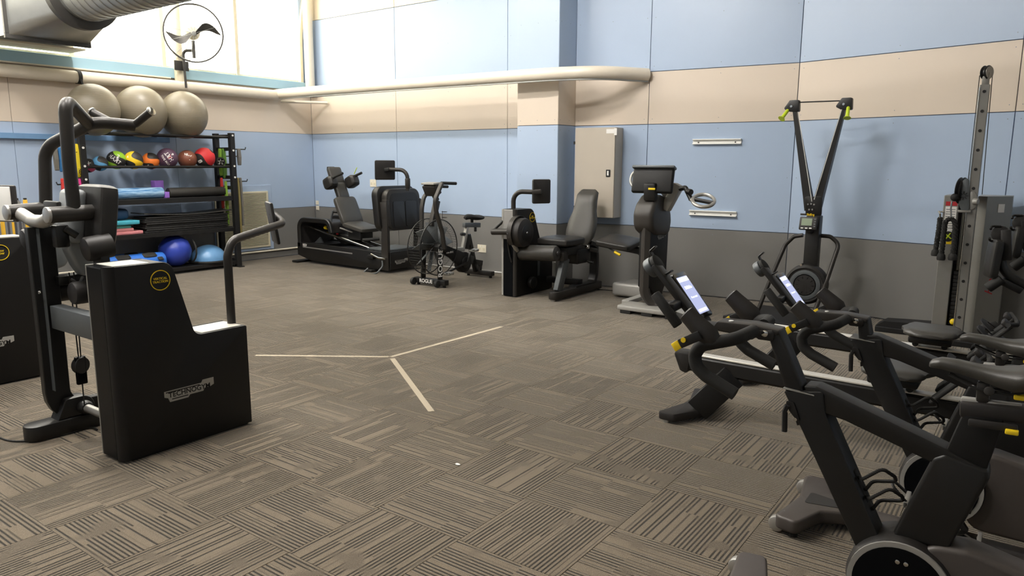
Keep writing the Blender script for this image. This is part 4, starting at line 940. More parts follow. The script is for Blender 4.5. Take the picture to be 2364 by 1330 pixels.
# end upright with foot plate (seen from its back)
px_ = xR - .03
MB().prism(fil([V((xR - .16, ya - .01, .04)), V((xR - .12, ya - .01, 1.02)), V((xR - .02, ya - .01, 1.02)), V((xR - .02, ya - .01, .04))], [.02, .02, .02, .05], 5), (0, .05, 0), .006).build('upright', 'anthracite', LP)
MB().prism(fil([V((xR - .16, yb + .01, .04)), V((xR - .12, yb + .01, 1.02)), V((xR - .02, yb + .01, 1.02)), V((xR - .02, yb + .01, .04))], [.02, .02, .02, .05], 5), (0, -.05, 0), .006).build('upright', 'anthracite', LP)
ptop, pbot = Q(1200, 318, -.70).z, Q(1000, 806, ya).z
pcz, ph = (ptop + pbot) / 2, ptop - pbot
rplate('foot_plate', (xR - .20, -.70, pcz), .76, ph, .12, 0, 6, .13, LP, 'black_metal', .02)
rplate('plate_cover', (xR - .07, -.70, pcz - .01), .66, ph - .05, .11, 0, 4, .12, LP, 'anthracite', .02)
rplate('cover_inset', (xR - .013, -.70, pcz - .03), .56, ph - .12, .01, 0, 4, .10, LP, 'black_paint', .003)
for yy in (-.82, -.58): rplate('inset_panel', (xR - .005, yy, pcz - .07), .22, ph - .27, .016, 0, 4, .03, LP, 'black_metal', .004)
MB().span((xR - .22, ya - .012, pcz - .13), (xR - .03, ya + .02, pcz + .10), .008).build('side_clamp', 'anthracite', LP)
MB().prism(fil([V((xR, ya + .02, .05)), V((xR, ya + .02, .30)), V((xR, yb - .02, .30)), V((xR, yb - .02, .05))], [.06, .01, .01, .06], 6), (-.05, 0, 0), .006).build('end_panel', 'black_metal', LP)
MB().span((xR - .5, ya + .06, .30), (xR - .06, yb - .06, .325), .004).build('step_cover', 'anthracite2', LP)
logo((xR + .001, -.80, .155), (0, 1, 0), (0, 0, 1), .25, LP, 'silver_paint')
# display on its goose-neck
d0 = Q(1290, 330, -.75); MB().tube([V((d0.x, d0.y, d0.z - .05)), V((d0.x, d0.y, Q(1290, 150, -.75).z)), Q(1090, 142, -.82)], .027, .12, n=14).build('display_arm', 'anthracite', LP)
MB().cyl(V((d0.x, d0.y, d0.z - .02)), V((d0.x, d0.y, d0.z + .12)), .036, 16, .01).build('arm_collar', 'anthracite', LP)
dcn = Q(1048, 150, -.84); rplate('display', dcn, .28, .27, .035, -35, -6, .02, LP, 'dark_shell', .01)
MB().bar(dcn, Q(1100, 142, -.82), .07, .05, (0, 0, 1), .01).build('display_mount', 'black_metal', LP)
# seat on its carriage
ys = -.70
bpc = Q(662, 580, ys); pad('back_pad', bpc, .40, .44, .10, 0, 26, LP, 'vinyl_light', .3, .3)
pad('lumbar_pad', Q(585, 370, ys), .21, .26, .09, 0, 24, LP, 'vinyl_light', .3, .3)
pad('head_pad', Q(528, 212, ys), .24, .27, .08, 0, 22, LP, 'vinyl_light', .25, .2)
MB().box(Q(475, 128, ys), (.05, .12, .04), None, .01).build('head_bracket', 'black_metal', LP)
pad('shoulder_pad', Q(470, 285, ys - .16), .15, .17, .22, 0, 25, LP, 'vinyl', .35, .5, 6)
pad('shoulder_pad', Q(700, 272, ys + .18), .15, .17, .22, 0, 25, LP, 'vinyl', .35, .5, 6)
MB().tube([Q(420, 290, ys - .16), Q(520, 220, ys - .18), Q(600, 184, ys - .20)], .019, .05, n=10).build('shoulder_handle', 'rubber', LP)
MB().tube([Q(640, 245, ys + .14), Q(730, 213, ys + .18), Q(800, 180, ys + .18)], .019, .05, n=10).build('shoulder_handle', 'rubber', LP)
MB().tube([Q(722, 190, ys + .18), Q(740, 150, ys + .18), Q(752, 124, ys + .18)], .006, n=6).build('lime_cord', 'lime', LP)
MB().bar(Q(545, 460, ys - .02), Q(650, 720, ys - .05), .06, .05, (1, 0, 0), .006).build('back_spine', 'black_metal', LP)
sc_ = Q(800, 750, ys); R_s = Matrix.Rotation(math.radians(10), 3, 'Y')
q = MB().cushion(sc_, (.46, .40, .10), R_s, .4, .4, 8); q.build('seat_pad', 'vinyl_light', LP)
MB().box(Q(790, 830, ys), (.28, .26, .16), None, .03).build('seat_bracket', 'black_metal', LP)
MB().prism(fil([Q(470, 790, -.80), Q(660, 850, -.80), Q(712, 905, -.80), Q(640, 938, -.80), Q(580, 925, -.80), Q(500, 850, -.80)], .02, 4, True), (0, .22, 0), .01).build('carriage', 'black_metal', LP)
MB().tube([Q(500, 580, -.86), Q(478, 660, -.86), Q(485, 790, -.86), Q(505, 820, -.86)], .016, .2, n=10).build('adjust_arm', 'anthracite2', LP)
MB().cyl(Q(545, 595, -.82), Q(500, 588, -.86), .02, 12).build('adjust_pivot', 'black_metal', LP)
MB().cyl(Q(410, 757, -.88), Q(440, 760, -.87), .028, 14, .006).build('adjust_knob', 'yellow', LP)
MB().cyl(Q(440, 757, -.87), Q(520, 757, -.84), .022, 12).build('knob_stem', 'black_metal', LP)
MB().tube([Q(575, 765, -.84), Q(705, 808, -.84)], .012, n=8).build('seat_lever', 'silver', LP)
MB().tube([Q(815, 890, -.86), Q(915, 885, -.80), Q(990, 878, -.72)], .024, .05, n=12).build('side_grip', 'rubber', LP)
MB().prism([Q(295, 925, -.80), Q(360, 858, -.80), Q(390, 920, -.80)], (0, .02, 0)).build('stop_wedge', 'anthracite2', LP, smooth=False)
MB().box(Q(545, 826, -.81), (.05, .004, .02), None, .001).build('red_tag', 'red_print', LP)
for x_, y0, y1 in ((xL - .06, -1.10, -.28), (xR - .42, -1.10, -.28)):
    MB().span((x_, y0, .0), (x_ + .13, y1, .035), .01).build('foot', 'black_metal', LP)
MB().tube([Q(1020, 1110, ya - .03), Q(1025, 1170, ya - .04), Q(960, 1245, ya - .12), Q(840, 1255, ya - .12), Q(820, 1235, ya - .10), Q(870, 1190, ya - .03)], .012, .06, n=8).build('hanging_cable', 'anthracite2', LP)
MB().box(Q(900, 1070, ya - .03), (.12, .05, .06), None, .01).build('pin_box', 'black_metal', LP)
MB().tube([Q(900, 1040, ya - .05), Q(975, 1080, ya - .05), Q(1050, 1092, ya - .04)], .012, n=8).build('pin_rod', 'chrome', LP)

# ------------------------------------------------------------------ air bike
AB = thing('air_bike', 'black fan air bike with caged front wheel in front of the leg press', 'exercise bike', (3.93, -.95, 0))
XA = 3.93
def Q(u, v, x): return PX(930 + u * .2105, 400 + v * .2105, x)
def QF(u, v, z=0): return PZ(930 + u * .2105, 400 + v * .2105, z)
fcn = Q(330, 808, XA); Rf = .345
# stabilisers
MB().span((3.66, -1.47, .03), (4.19, -1.39, .095), .006).build('front_stabiliser', 'black_metal', AB)
MB().span((3.70, -.50, .03), (4.16, -.42, .09), .006).build('rear_stabiliser', 'anthracite', AB)
for xx, yy in ((3.68, -1.49), (4.08, -1.49)): MB().cyl((xx - .015, yy, .05), (xx + .025, yy, .05), .045, 18, .005).build('wheel', 'rubber', AB)
for xx, yy in ((4.15, -1.43), (3.72, -1.43), (3.74, -.46), (4.12, -.46)): MB().cyl((xx, yy, .0), (xx, yy, .032), .02, 10).build('foot', 'rubber', AB)
text('ROGUE', .065, (3.88, -1.4715, .062), (1, 0, 0), (0, 0, 1), AB, 'white_paint', 'lettering', .0006, bold=True)
# fork legs
for xx in (3.79, 4.07):
    MB().bar((xx, -1.42, .09), (xx, fcn.y - .02, fcn.z + .02), .022, .075, (0, 1, 0), .004).build('fork_leg', 'black_metal', AB)
lg = V((4.083, (-1.42 + fcn.y - .02) / 2 - .005, .30)); text('ROGUE', .105, lg, (0, (fcn.y + 1.40), fcn.z - .07), (0, -1, .3), AB, 'white_paint', 'lettering', .0006, bold=True)
# fan: cage wires, blades
for s_, nm in ((-1, 'far'), (1, 'near')):
    xx = XA + s_ * .10
    MB().tube([V((xx * 1.0, fcn.y + Rf * math.cos(t), fcn.z + Rf * math.sin(t))) for t in [2 * math.pi * k / 40 for k in range(40)]], .007, n=6, closed=True).build('cage_rim', 'black_metal', AB)
    for rr in (.12, .24):
        MB().tube([V((xx + s_ * .05 * (1 - rr / Rf), fcn.y + rr * math.cos(t), fcn.z + rr * math.sin(t))) for t in [2 * math.pi * k / 36 for k in range(36)]], .0014, n=5, closed=True).build('cage_ring', 'black_metal', AB)
    cw_ = MB()
    for k in range(60):
        t = 2 * math.pi * k / 60; P = []
        for i in range(6):
            u = i / 5; rr = .06 + (Rf - .06) * u; tt = t + .9 * (1 - u) ** 1.5
            P.append(V((xx + s_ * .05 * (1 - rr / Rf), fcn.y + rr * math.cos(tt), fcn.z + rr * math.sin(tt))))
        cw_.tube(P, .0011, n=4, caps=False)
    cw_.build('cage_wires', 'black_metal', AB, kind='stuff')
cr_ = MB()
for k in range(60):
    t = 2 * math.pi * k / 60; cr_.tube([V((XA - .10, fcn.y + Rf * math.cos(t), fcn.z + Rf * math.sin(t))), V((XA + .10, fcn.y + Rf * math.cos(t), fcn.z + Rf * math.sin(t)))], .0009, n=4, caps=False)
cr_.build('rim_wires', 'black_metal', AB, kind='stuff')
for k in range(9):
    t = 2 * math.pi * k / 9 + .25; d = V((0, math.cos(t), math.sin(t))); e_ = V((0, -math.sin(t), math.cos(t)))
    MB().bar(fcn + d * .06, fcn + d * .31, .15, .006, (V((1, 0, 0)).cross(d) + V((.6, 0, 0))), .001).build('fan_blade', 'anthracite2', AB)
MB().cyl((XA - .12, fcn.y, fcn.z), (XA + .15, fcn.y, fcn.z), .055, 20, .006).build('fan_hub', 'black_metal', AB)
# frame in the middle plane
def bar2(n, a, b, w, h, m='black_metal'): MB().bar(a, b, w, h, (1, 0, 0), .006).build(n, m, AB)
zf = Q(600, 840, XA)
bar2('main_beam', V((XA + .04, fcn.y + .05, fcn.z + .0)), V((XA, -.62, Q(760, 950, XA).z)), .10, .06)
bar2('rear_beam', V((XA, -.70, Q(760, 950, XA).z)), Q(862, 985, XA), .07, .05)
bar2('rear_leg', V((XA, Q(860, 985, XA).y - .03, Q(860, 985, XA).z)), V((XA, -.46, .08)), .05, .05, 'anthracite')
bar2('rear_leg', Q(715, 670, XA), V((XA, Q(800, 1085, XA).y, .08)), .06, .05)
bar2('seat_tube', Q(690, 830, XA), Q(715, 670, XA), .07, .06)
bar2('seat_post', Q(655, 840, XA), Q(705, 570, XA), .045, .045, 'silver_paint')
bar2('top_tube', Q(560, 835, XA), Q(665, 832, XA), .05, .05, 'silver_paint')
MB().cyl(Q(640, 668, XA + .01), Q(680, 668, XA), .022, 12, .006).build('post_knob', 'black_metal', AB)
bar2('seat_rail', Q(668, 568, XA), Q(840, 568, XA), .06, .05, 'anthracite2')
MB().cyl(Q(795, 600, XA) + V((0, 0, .01)), Q(795, 640, XA), .018, 12, .006).build('rail_knob', 'rubber', AB)
sc_ = Q(758, 482, XA)
q = MB(); rings = []
for i in range(11):
    t = i / 10; y = sc_.y - .15 + .30 * t; w_ = .035 + .085 * min(1, max(0, (t - .15) / .5)) ** 1.2; hh = .035 * (1 if 0 < i < 10 else .4); w_ *= (1 if i not in (0, 10) else .6)
    rings.append([V((XA + w_ * math.cos(a), y, sc_.z + .01 * math.sin(6 * t) + hh * math.sin(a))) for a in [2 * math.pi * k / 14 for k in range(14)]])
MB().loft(rings).build('saddle', 'rubber', AB)
MB().cyl(sc_ + V((0, 0, -.07)), sc_, .02).build('saddle_clamp', 'black_metal', AB)
# chain case, cranks
cc_ = Q(665, 975, XA + .06)
MB().cyl(cc_ - V((.05, 0, 0)), cc_ + V((.03, 0, 0)), .135, 32, .01).build('chain_case', 'black_paint', AB)
MB().cyl(cc_ + V((.03, 0, 0)), cc_ + V((.045, 0, 0)), .075, 28, .006).build('case_cap', 'black_metal', AB)
MB().prism([cc_ + V((-.02, 0, .12)), cc_ + V((-.02, 0, -.12)), fcn + V((.05, .1, -.06)), fcn + V((.05, .05, .05))], (.05, 0, 0), .006).build('chain_guard', 'black_paint', AB)
text('echo BIKE', .032, Q(515, 868, XA + .105), (0, 1, 0), (0, 0, 1), AB, 'white_paint', 'lettering', .0006, bold=True)
for a, b, s_ in ((cc_, Q(780, 845, XA + .17), 1), (cc_, Q(505, 1100, XA + .17), 1)):
    MB().bar(V((XA + .12, a.y, a.z)), V((XA + .12, b.y, b.z)), .02, .03, (1, 0, 0), .004).build('crank', 'black_metal', AB)
    MB().box(V((XA + .17, b.y, b.z)), (.09, .10, .022), Matrix.Rotation(.2, 3, 'X'), .004).build('pedal', 'silver', AB)
    for dy in (-.04, .04): MB().box(V((XA + .17, b.y + dy, b.z)), (.095, .016, .03), None, .004).build('pedal_cage', 'chrome', AB)
# moving arms and console
for xx, pts in ((XA + .21, [(455, 830), (430, 640), (365, 420), (352, 290), (428, 108)]), (XA - .21, None)):
    if pts: P = [Q(u, v, xx) for u, v in pts]; base = [V((xx, p.y, p.z)) for p in P]
    P = [V((xx, p.y, p.z)) for p in base]
    if not pts: P = [P[0] + Matrix.Rotation(math.radians(-24), 3, 'X') @ (p - P[0]) for p in P]
    MB().rbar(P, .034, .055, [0, .3, .3, .12, 0], up=(1, 0, 0) if False else None, bev=.006).build('arm', 'anthracite', AB)
    g = P[-1]; MB().tube([g + V((0, -.01, 0)), g + V((0, .26, -.01))], .019, n=12).build('grip', 'rubber', AB)
    MB().cyl(V((XA, P[0].y, P[0].z)), V((xx, P[0].y, P[0].z)), .02, 12).build('arm_axle', 'black_metal', AB)
m0, m1 = Q(325, 490, XA), Q(375, 300, XA)
MB().bar(V((XA, m0.y - .02, m0.z - .1)), m1, .07, .06, (1, 0, 0), .006).build('console_mast', 'anthracite', AB)
cm0 = Q(318, 180, XA)
MB().box(cm0 + V((0, 0, .0)), (.20, .10, .14), Matrix.Rotation(math.radians(28), 3, 'X'), .012).build('console', 'dark_shell', AB)
MB().box(cm0 + V((0, -.02, .075)), (.21, .13, .025), Matrix.Rotation(math.radians(4), 3, 'X'), .008).build('console_hood', 'silver_paint', AB)
MB().bar(cm0 + V((0, .03, -.05)), m1, .05, .05, (1, 0, 0), .006).build('console_neck', 'black_metal', AB)
b0 = Q(455, 455, XA)
for zz in (.035, -.035): MB().tube([b0 + V((.035 * math.cos(t), .035 * math.sin(t), zz)) for t in [2 * math.pi * k / 16 for k in range(16)]], .003, n=5, closed=True).build('bottle_ring', 'black_metal', AB)
MB().tube([b0 + V((0, -.035, .05)), b0 + V((0, -.035, -.05))], .003, n=5).build('bottle_stay', 'black_metal', AB)

# ------------------------------------------------------------------ leg extension
LE = thing('leg_extension', 'black leg extension machine with grey reclined backrest by the column', 'gym machine', (5.5, -1.0, 0))
def Q(u, v, y): return PY(1120 + u * .2331, 400 + v * .2331, y)
def QX(u, v, x): return PX(1120 + u * .2331, 400 + v * .2331, x)
tx1, tx0, ty0 = 5.235, 5.03, -1.425
pr_ = [QX(300, 1225, tx1), QX(300, 362, tx1), QX(478, 352, tx1), QX(548, 660, tx1), QX(560, 760, tx1), QX(700, 1150, tx1)]
P = [V((tx1, p.y, p.z)) for p in pr_]; P[0].z = .012; P[5].z = .012; P[1].y = P[0].y = ty0 + .01; P[2].z = P[1].z; P[5].y = max(P[5].y, P[4].y)
P[5].y = P[4].y = min(P[5].y, -.66)
MB().prism(fil(P, [0, .0, .10, .03, .03, 0], 6), (-(tx1 - tx0), 0, 0), .008).build('weight_tower', 'tower_black', LE)
zt_ = P[1].z
MB().span((tx0 + .005, ty0 - .012, .012), (tx0 + .03, ty0 + .012, zt_), .004).build('edge_strip', 'silver_paint', LE, smooth=False)
MB().span((tx0 + .03, ty0 - .01, .012), (tx1 - .045, ty0 + .012, zt_ - .34), .003).build('gloss_strip', 'gloss_black', LE, smooth=False)
MB().span((tx0 + .03, ty0 - .011, zt_ - .34), (tx1 - .045, ty0 + .012, zt_ - .004), .003).build('chrome_strip', 'silver', LE, smooth=False)
MB().cyl((tx1 - .025, ty0 + .012, .012), (tx1 - .025, ty0 + .012, zt_ - .003), .026, 16).build('rolled_edge', 'anthracite', LE)
MB().span((tx0 + .02, ty0 + .02, 0), (tx1 - .02, P[4].y - .03, .014)).build('plinth', 'rubber', LE, smooth=False)
ring_badge(QX(468, 435, tx1 + .002), (0, 1, 0), (0, 0, 1), .055, ['LEG', 'EXTENSION'], LE, .019)
# display
d0 = Q(280, 350, -1.30)
MB().tube([d0 - V((0, 0, .06)), V((d0.x, d0.y, Q(280, 180, -1.30).z)), Q(480, 186, -1.24)], .027, .11, n=14).build('display_arm', 'anthracite', LE)
dcc = Q(556, 180, -1.16); rplate('display', dcc, .225, .275, .045, 150, 0, .02, LE, 'vinyl', .016)
MB().bar(Q(465, 186, -1.25), Q(560, 181, -1.21), .05, .055, (0, 0, 1), .012).build('display_mount', 'anthracite', LE)
# side handle
MB().tube([Q(72, 580, -1.50), Q(230, 580, -1.50)], .036, n=14).build('side_handle', 'anthracite', LE)
MB().tube([Q(85, 560, -1.50), Q(180, 470, -1.42)], .018, n=10).build('handle_stay', 'black_metal', LE)
MB().tube([Q(225, 550, -1.50), Q(245, 500, -1.44)], .016, n=10).build('handle_stay', 'silver', LE)
# cam and lever
cmc = QX(400, 590, 5.36)
MB().cyl((5.235, cmc.y, cmc.z), (5.37, cmc.y, cmc.z), .165, 36, .03).build('cam', 'dark_shell', LE)
MB().cyl((5.37, cmc.y, cmc.z), (5.376, cmc.y, cmc.z), .09, 28, .002).build('cam_cap', 'black_metal', LE)
MB().cyl((5.376, cmc.y, cmc.z), (5.386, cmc.y, cmc.z), .014, 12, .003).build('cam_bolt', 'chrome', LE)
MB().sweep([V((5.262, cmc.y + .185 * math.cos(t), cmc.z + .185 * math.sin(t))) for t in [math.radians(60 + 15 * k) for k in range(12)]], [(.006, .03), (.006, -.03), (-.006, -.03), (-.006, .03)]).build('cam_rim', 'anthracite', LE)
rz = Q(520, 790, -1.30)
r0, r1 = Q(335, 785, -1.32), Q(715, 795, -1.32)
MB().tube([Q(338, 628, -1.46), Q(285, 660, -1.48), Q(278, 700, -1.48), Q(318, 768, -1.40)], .026, .08, n=12).build('lever_arm', 'silver_paint', LE)
MB().tube([Q(245, 770, -1.33), r1 + V((.03, 0, 0))], .02, n=12).build('roller_axle', 'anthracite', LE)
L_ = (r1 - r0).length; MB().lathe([(.06, 0), (.082, .012), (.089, .04), (.089, L_ - .03), (.08, L_ - .008), (.055, L_), (.03, L_ + .005)], r0, r1 - r0, 28).build('shin_roller', 'vinyl_light', LE)
MB().cyl(r1, r1 + (r1 - r0).normalized() * .025, .032, 18, .006).build('roller_cap', 'dark_shell', LE)
MB().tube([V((5.25, cmc.y - .19, cmc.z)), Q(225, 700, -1.45), Q(245, 820, -1.45), Q(262, 880, -1.44)], .01, .1, n=8).build('cable_guide', 'black_metal', LE)
MB().tube([Q(262, 880, -1.44), Q(370, 1020, -1.20)], .004, n=6).build('cable', 'rubber', LE)
# frame
f0, f1 = PZ(1275, 690, .09), PZ(1385, 650, .09)
fx_ = 5.70
MB().prism(fil([V((fx_ - .06, -1.40, .02)), V((fx_ + .06, -1.40, .02)), V((fx_ + .06, -.32, .02)), V((fx_ - .06, -.32, .02))], .055, 6, True), (0, 0, .085), .008).build('foot_beam', 'anthracite', LE)
MB().cyl((fx_, -1.36, 0), (fx_, -1.36, .022), .025, 12).build('foot', 'silver', LE); MB().cyl((fx_, -.36, 0), (fx_, -.36, .022), .025, 12).build('foot', 'silver', LE)
s0 = V((fx_, -1.27, .10)); s1 = Q(795, 830, -1.05)
MB().bar(s0, V((fx_, -1.12, s1.z)), .115, .06, (1, 0, 0), .006).build('front_strut', 'anthracite2', LE)
MB().rbar([V((fx_, -.95, .10)), V((fx_, -.50, .10)), V((fx_, -.46, .20)), V((fx_, -.46, .55)), V((fx_, -.62, .60))], .10, .05, [0, .12, .12, .06, 0], up=None, bev=.006).build('rear_strut', 'black_metal', LE)
MB().span((tx1 - .02, -1.22, .44), (fx_ + .04, -1.12, .54), .005).build('cross_beam', 'anthracite', LE)
MB().span((tx1 - .02, -.80, .10), (fx_, -.72, .17), .005).build('low_beam', 'black_metal', LE)
MB().cyl(QX(450, 1080, 5.25), QX(450, 1080, 5.25) + V((.05, 0, 0)), .07, 24, .006).build('selector_drum', 'black_metal', LE)
MB().span((5.235, QX(530, 1000, 5.24).y - .02, .20), (5.242, QX(530, 1000, 5.24).y + .02, .50)).build('weight_scale', 'anthracite2', LE, smooth=False)
# seat and back
stc = Q(715, 655, -.95)
MB().cushion((5.60, -1.05, stc.z + .0), (.42, .44, .11), Matrix.Rotation(math.radians(0), 3, 'X'), .35, .35, 9).build('seat_pad', 'vinyl', LE)
MB().box((5.62, -.95, stc.z - .11), (.24, .42, .10), None, .02).build('seat_bracket', 'black_metal', LE)
bk = Q(975, 480, -.62)
rings = []
for t, w_ in ((0, .30), (.1, .36), (.25, .38), (.42, .37), (.6, .30), (.8, .27), (.95, .26), (1, .20)):
    cz = .60 + .60 * t; cy = -.74 + .21 * t; th = .05 if 0 < t < 1 else .025
    rings.append([V((5.64 + sx * w_ / 2 * k1, cy + sy * th * k2, cz + .02 * sy)) for sx, sy, k1, k2 in ((1, -.3, 1, 1), (.9, -1, 1, 1), (.4, -1.15, 1, 1), (-.4, -1.15, 1, 1), (-.9, -1, 1, 1), (-1, -.3, 1, 1), (-1, .6, 1, 1), (-.8, 1, 1, 1), (.8, 1, 1, 1), (1, .6, 1, 1))])
b_o = MB().loft(rings).build('back_pad', 'vinyl_light', LE, angle=60)
MB().bar((5.64, -.62, .50), (5.64, -.56, .98), .08, .05, (0, 1, 0), .008).build('back_spine', 'black_metal', LE)
MB().bar(Q(880, 720, -.70), Q(1120, 770, -.62), .05, .05, (0, 0, 1), .01).build('seat_rail', 'black_metal', LE)
MB().cyl(Q(1005, 730, -.85), Q(1025, 730, -.85), .025, 12, .004).build('seat_bolt', 'chrome', LE)
MB().tube([Q(905, 855, -.75), Q(930, 850, -.75), Q(1070, 885, -.70)], .016, .02, n=8).build('adjust_lever', 'black_metal', LE)
MB().box((5.66, -.78, .46), (.20, .30, .18), None, .03).build('seat_carrier', 'black_metal', LE)
MB().tube([pz_ + FCn * .05, pz_ + FCn * .08 + V((0, 0, -.1)), Q(1075, 1000, -.35), Q(1060, 1150, -.40)], .005, .05, n=6).build('power_cord', 'rubber', LE)

# ------------------------------------------------------------------ arm ergometer
mk('ergo_shell', '3a3632', .48, 0.0, var=.06, scale=50)
AE = thing('arm_ergometer', 'tall dark arm ergometer seen from behind its console, with silver hand cranks', 'gym machine', (6.9, -1.2, 0))
def Q(u, v, y): return PY(1380 + u * .2932, 370 + v * .2932, y)
yf = -1.40
xa0, xa1 = Q(318, 800, yf).x, Q(402, 800, yf).x
xm = (xa0 + xa1) / 2; wd = xa1 - xa0
# floor plates
MB().span((6.57, -1.50, .035), (7.30, -1.22, .085), .012).build('base_plate', 'silver_paint', AE)
for xx in (6.60, 6.84, 7.10): MB().span((xx, -1.49, .0), (xx + .12, -1.24, .036), .006).build('base_foot', 'rubber', AE)
# spine and lower column
zs0, zs1 = .085, Q(360, 570, yf).z
MB().rbar([V((xm, yf + .05, zs1 + .05)), V((xm, yf + .05, .20)), V((xm + .05, yf + .12, .10)), V((xm + .28, yf + .16, .10))], wd, .10, [0, .16, .12, 0], bev=.04).build('column', 'ergo_shell', AE)
MB().prism(fil([V((xa1 + .0, yf + .03, .28)), V((xa1, yf + .03, zs1 + .1)), V((xa1, yf + .46, zs1 + .1)), V((xa1, yf + .44, .28)), V((xa1, yf + .30, .10))], [.05, 0, 0, .1, .1], 5), (-.13, 0, 0), .012).build('body', 'tower_black', AE)
MB().span((xa0 - .045, yf + .12, .20), (xa0 + .02, yf + .40, zs1), .02).build('side_rib', 'anthracite2', AE)
# bulbous head
hz1 = Q(400, 262, yf + .1).z; hz0 = Q(330, 575, yf).z
hx0, hx1 = Q(282, 420, yf).x, Q(440, 420, yf).x
prof_ = [V((hx0, yf - .02, hz0 + .04)), V((hx0, yf - .035, (hz0 + hz1) / 2)), V((hx0, yf + .02, hz1 - .10)), V((hx0, yf + .16, hz1)), V((hx0, yf + .32, hz1 - .04)), V((hx0, yf + .44, hz1 - .20)), V((hx0, yf + .46, hz0 + .10)), V((hx0, yf + .42, hz0 - .05)), V((hx0, yf + .10, hz0 - .02))]
MB().prism(fil(prof_, .12, 6, True), (hx1 - hx0, 0, 0), .045, 4).build('head_housing', 'ergo_shell', AE, angle=50)
logo(PN(1380 + 502 * .2932, 370 + 600 * .2932, (xa1 + .002, 0, 0), (1, 0, 0)), (0, 1, 0), (0, 0, 1), .19, AE, 'silver_paint')
# console
nk = Q(430, 225, yf + .10); MB().bar(nk + V((0, -.03, -.12)), nk + V((0, -.045, .06)), .08, .13, (1, 0, 0), .02).build('console_neck', 'black_metal', AE)
cn = Q(435, 160, yf + .10); Rc = Matrix.Rotation(math.radians(8), 3, 'Z') @ Matrix.Rotation(math.radians(-16), 3, 'X')
MB().box(cn, (.42, .06, .26), Rc, .02, 3).build('console', 'tower_black', AE)
MB().box(cn + Rc @ V((0, -.01, .13)), (.44, .10, .03), Rc, .012).build('console_brow', 'anthracite2', AE)
MB().box(Q(425, 226, yf + .01), (.075, .006, .02), None, .002).build('yellow_badge', 'yellow', AE)
# cranks
a0, a1 = Q(530, 390, yf + .28), Q(640, 190, yf + .30)
MB().bar(a0, a1, .10, .11, (0, 1, 0), .02).build('crank_housing', 'silver_paint', AE)
MB().bar(Q(520, 280, yf + .30), Q(610, 200, yf + .32), .08, .13, (0, 1, 0), .02).build('crank_fairing', 'silver_paint', AE)
MB().tube([Q(650, 225, yf + .26), Q(690, 215, yf + .22), Q(735, 310, yf + .18)], .024, .03, n=12).build('crank_arm', 'black_metal', AE)
MB().cyl(Q(705, 245, yf + .2), Q(735, 252, yf + .16), .03, 14, .005).build('crank_knob', 'black_metal', AE)
rc = Q(832, 318, yf + .16)
MB().tube([rc + V((.105 * math.cos(t), .09 * math.sin(t), .052 * math.sin(t) - .02 * math.cos(t))) for t in [2 * math.pi * k / 28 for k in range(28)]], .018, n=10, closed=True).build('ring_grip', 'silver', AE)
MB().tube([rc + V((-.10, 0, .01)), rc + V((.10, 0, -.02))], .02, n=10).build('grip_bar', 'black_metal', AE)
MB().cyl(Q(735, 310, yf + .18), rc + V((-.105, 0, 0)), .02, 10).build('grip_stub', 'silver', AE)
rc2 = Q(300, 148, yf + .40)
MB().tube([rc2 + V((.06 * math.cos(t), .02 * math.sin(t), .08 * math.sin(t))) for t in [2 * math.pi * k / 24 for k in range(24)]], .016, n=10, closed=True).build('ring_grip', 'silver', AE)
MB().tube([rc2 + V((.05, 0, 0)), V((hx0 + .05, yf + .35, hz1 - .10))], .02, n=10).build('crank_arm', 'black_metal', AE)
# seat at the wall side
sc_ = Q(170, 645, -.75)
MB().cushion(sc_, (.42, .42, .10), Matrix.Rotation(math.radians(8), 3, 'X') @ Matrix.Rotation(math.radians(6), 3, 'Y'), .35, .3, 9).build('seat_pad', 'vinyl', AE)
MB().rbar([sc_ + V((.0, .05, -.06)), sc_ + V((.24, .12, -.10)), V((sc_.x + .28, sc_.y + .14, .14))], .08, .08, .08, bev=.02).build('seat_post', 'black_metal', AE)
MB().tube([Q(85, 690, -.92), Q(135, 722, -.92)], .008, n=8).build('seat_lever', 'black_metal', AE)
MB().cyl(Q(132, 720, -.92), Q(178, 748, -.92), .016, 12, .004).build('lever_grip', 'yellow', AE)
MB().prism(fil([V((sc_.x - .12, -.72, .02)), V((sc_.x + .40, -.72, .02)), V((sc_.x + .36, -.28, .02)), V((sc_.x - .04, -.28, .02))], .06, 5, True), (0, 0, .15), .03, 3).build('seat_base', 'silver_paint', AE)
MB().span((sc_.x + .30, -1.24, .04), (sc_.x + .39, -.70, .09), .01).build('link_beam', 'silver_paint', AE)
MB().tube([V((6.35, -.45, .01)), V((6.05, -.35, .008)), PZ(1380, 668, .008)], .005, .1, n=6).build('power_cord', 'rubber', AE)

# ------------------------------------------------------------------ ski trainer
SK = thing('ski_trainer', 'tall black V-armed ski trainer with lime green pull handles against the grey wall', 'gym machine', (8.15, -.5, 0))
ysk = -.50
def Q(u, v, y=ysk): return PY(1480 + u * .3835, 220 + v * .3835, y)
cb, ct = Q(1022, 1040), Q(1032, 735)
MB().bar(V((cb.x, ysk, .30)), V((cb.x, ysk, ct.z + .02)), .12, .13, (1, 0, 0), .008).build('column', 'black_metal', SK)
for s_, top, bot in ((-1, Q(925, 80), Q(1018, 690)), (1, Q(1226, 66), Q(1052, 690))):
    u = (bot - top).normalized(); q = MB(); rings = []
    sd = V((0, 1, 0)); lat = u.cross(sd).normalized()
    for t, w_, h_ in ((0, .034, .05), (.85, .075, .09), (1.0, .085, .11)):
        c = top + (bot - top) * t; rings.append([c + lat * w_ / 2 * a + sd * h_ / 2 * b for a, b in ((1, 1), (-1, 1), (-1, -1), (1, -1))])
    q.loft(rings).build('arm', 'black_metal', SK, smooth=False)
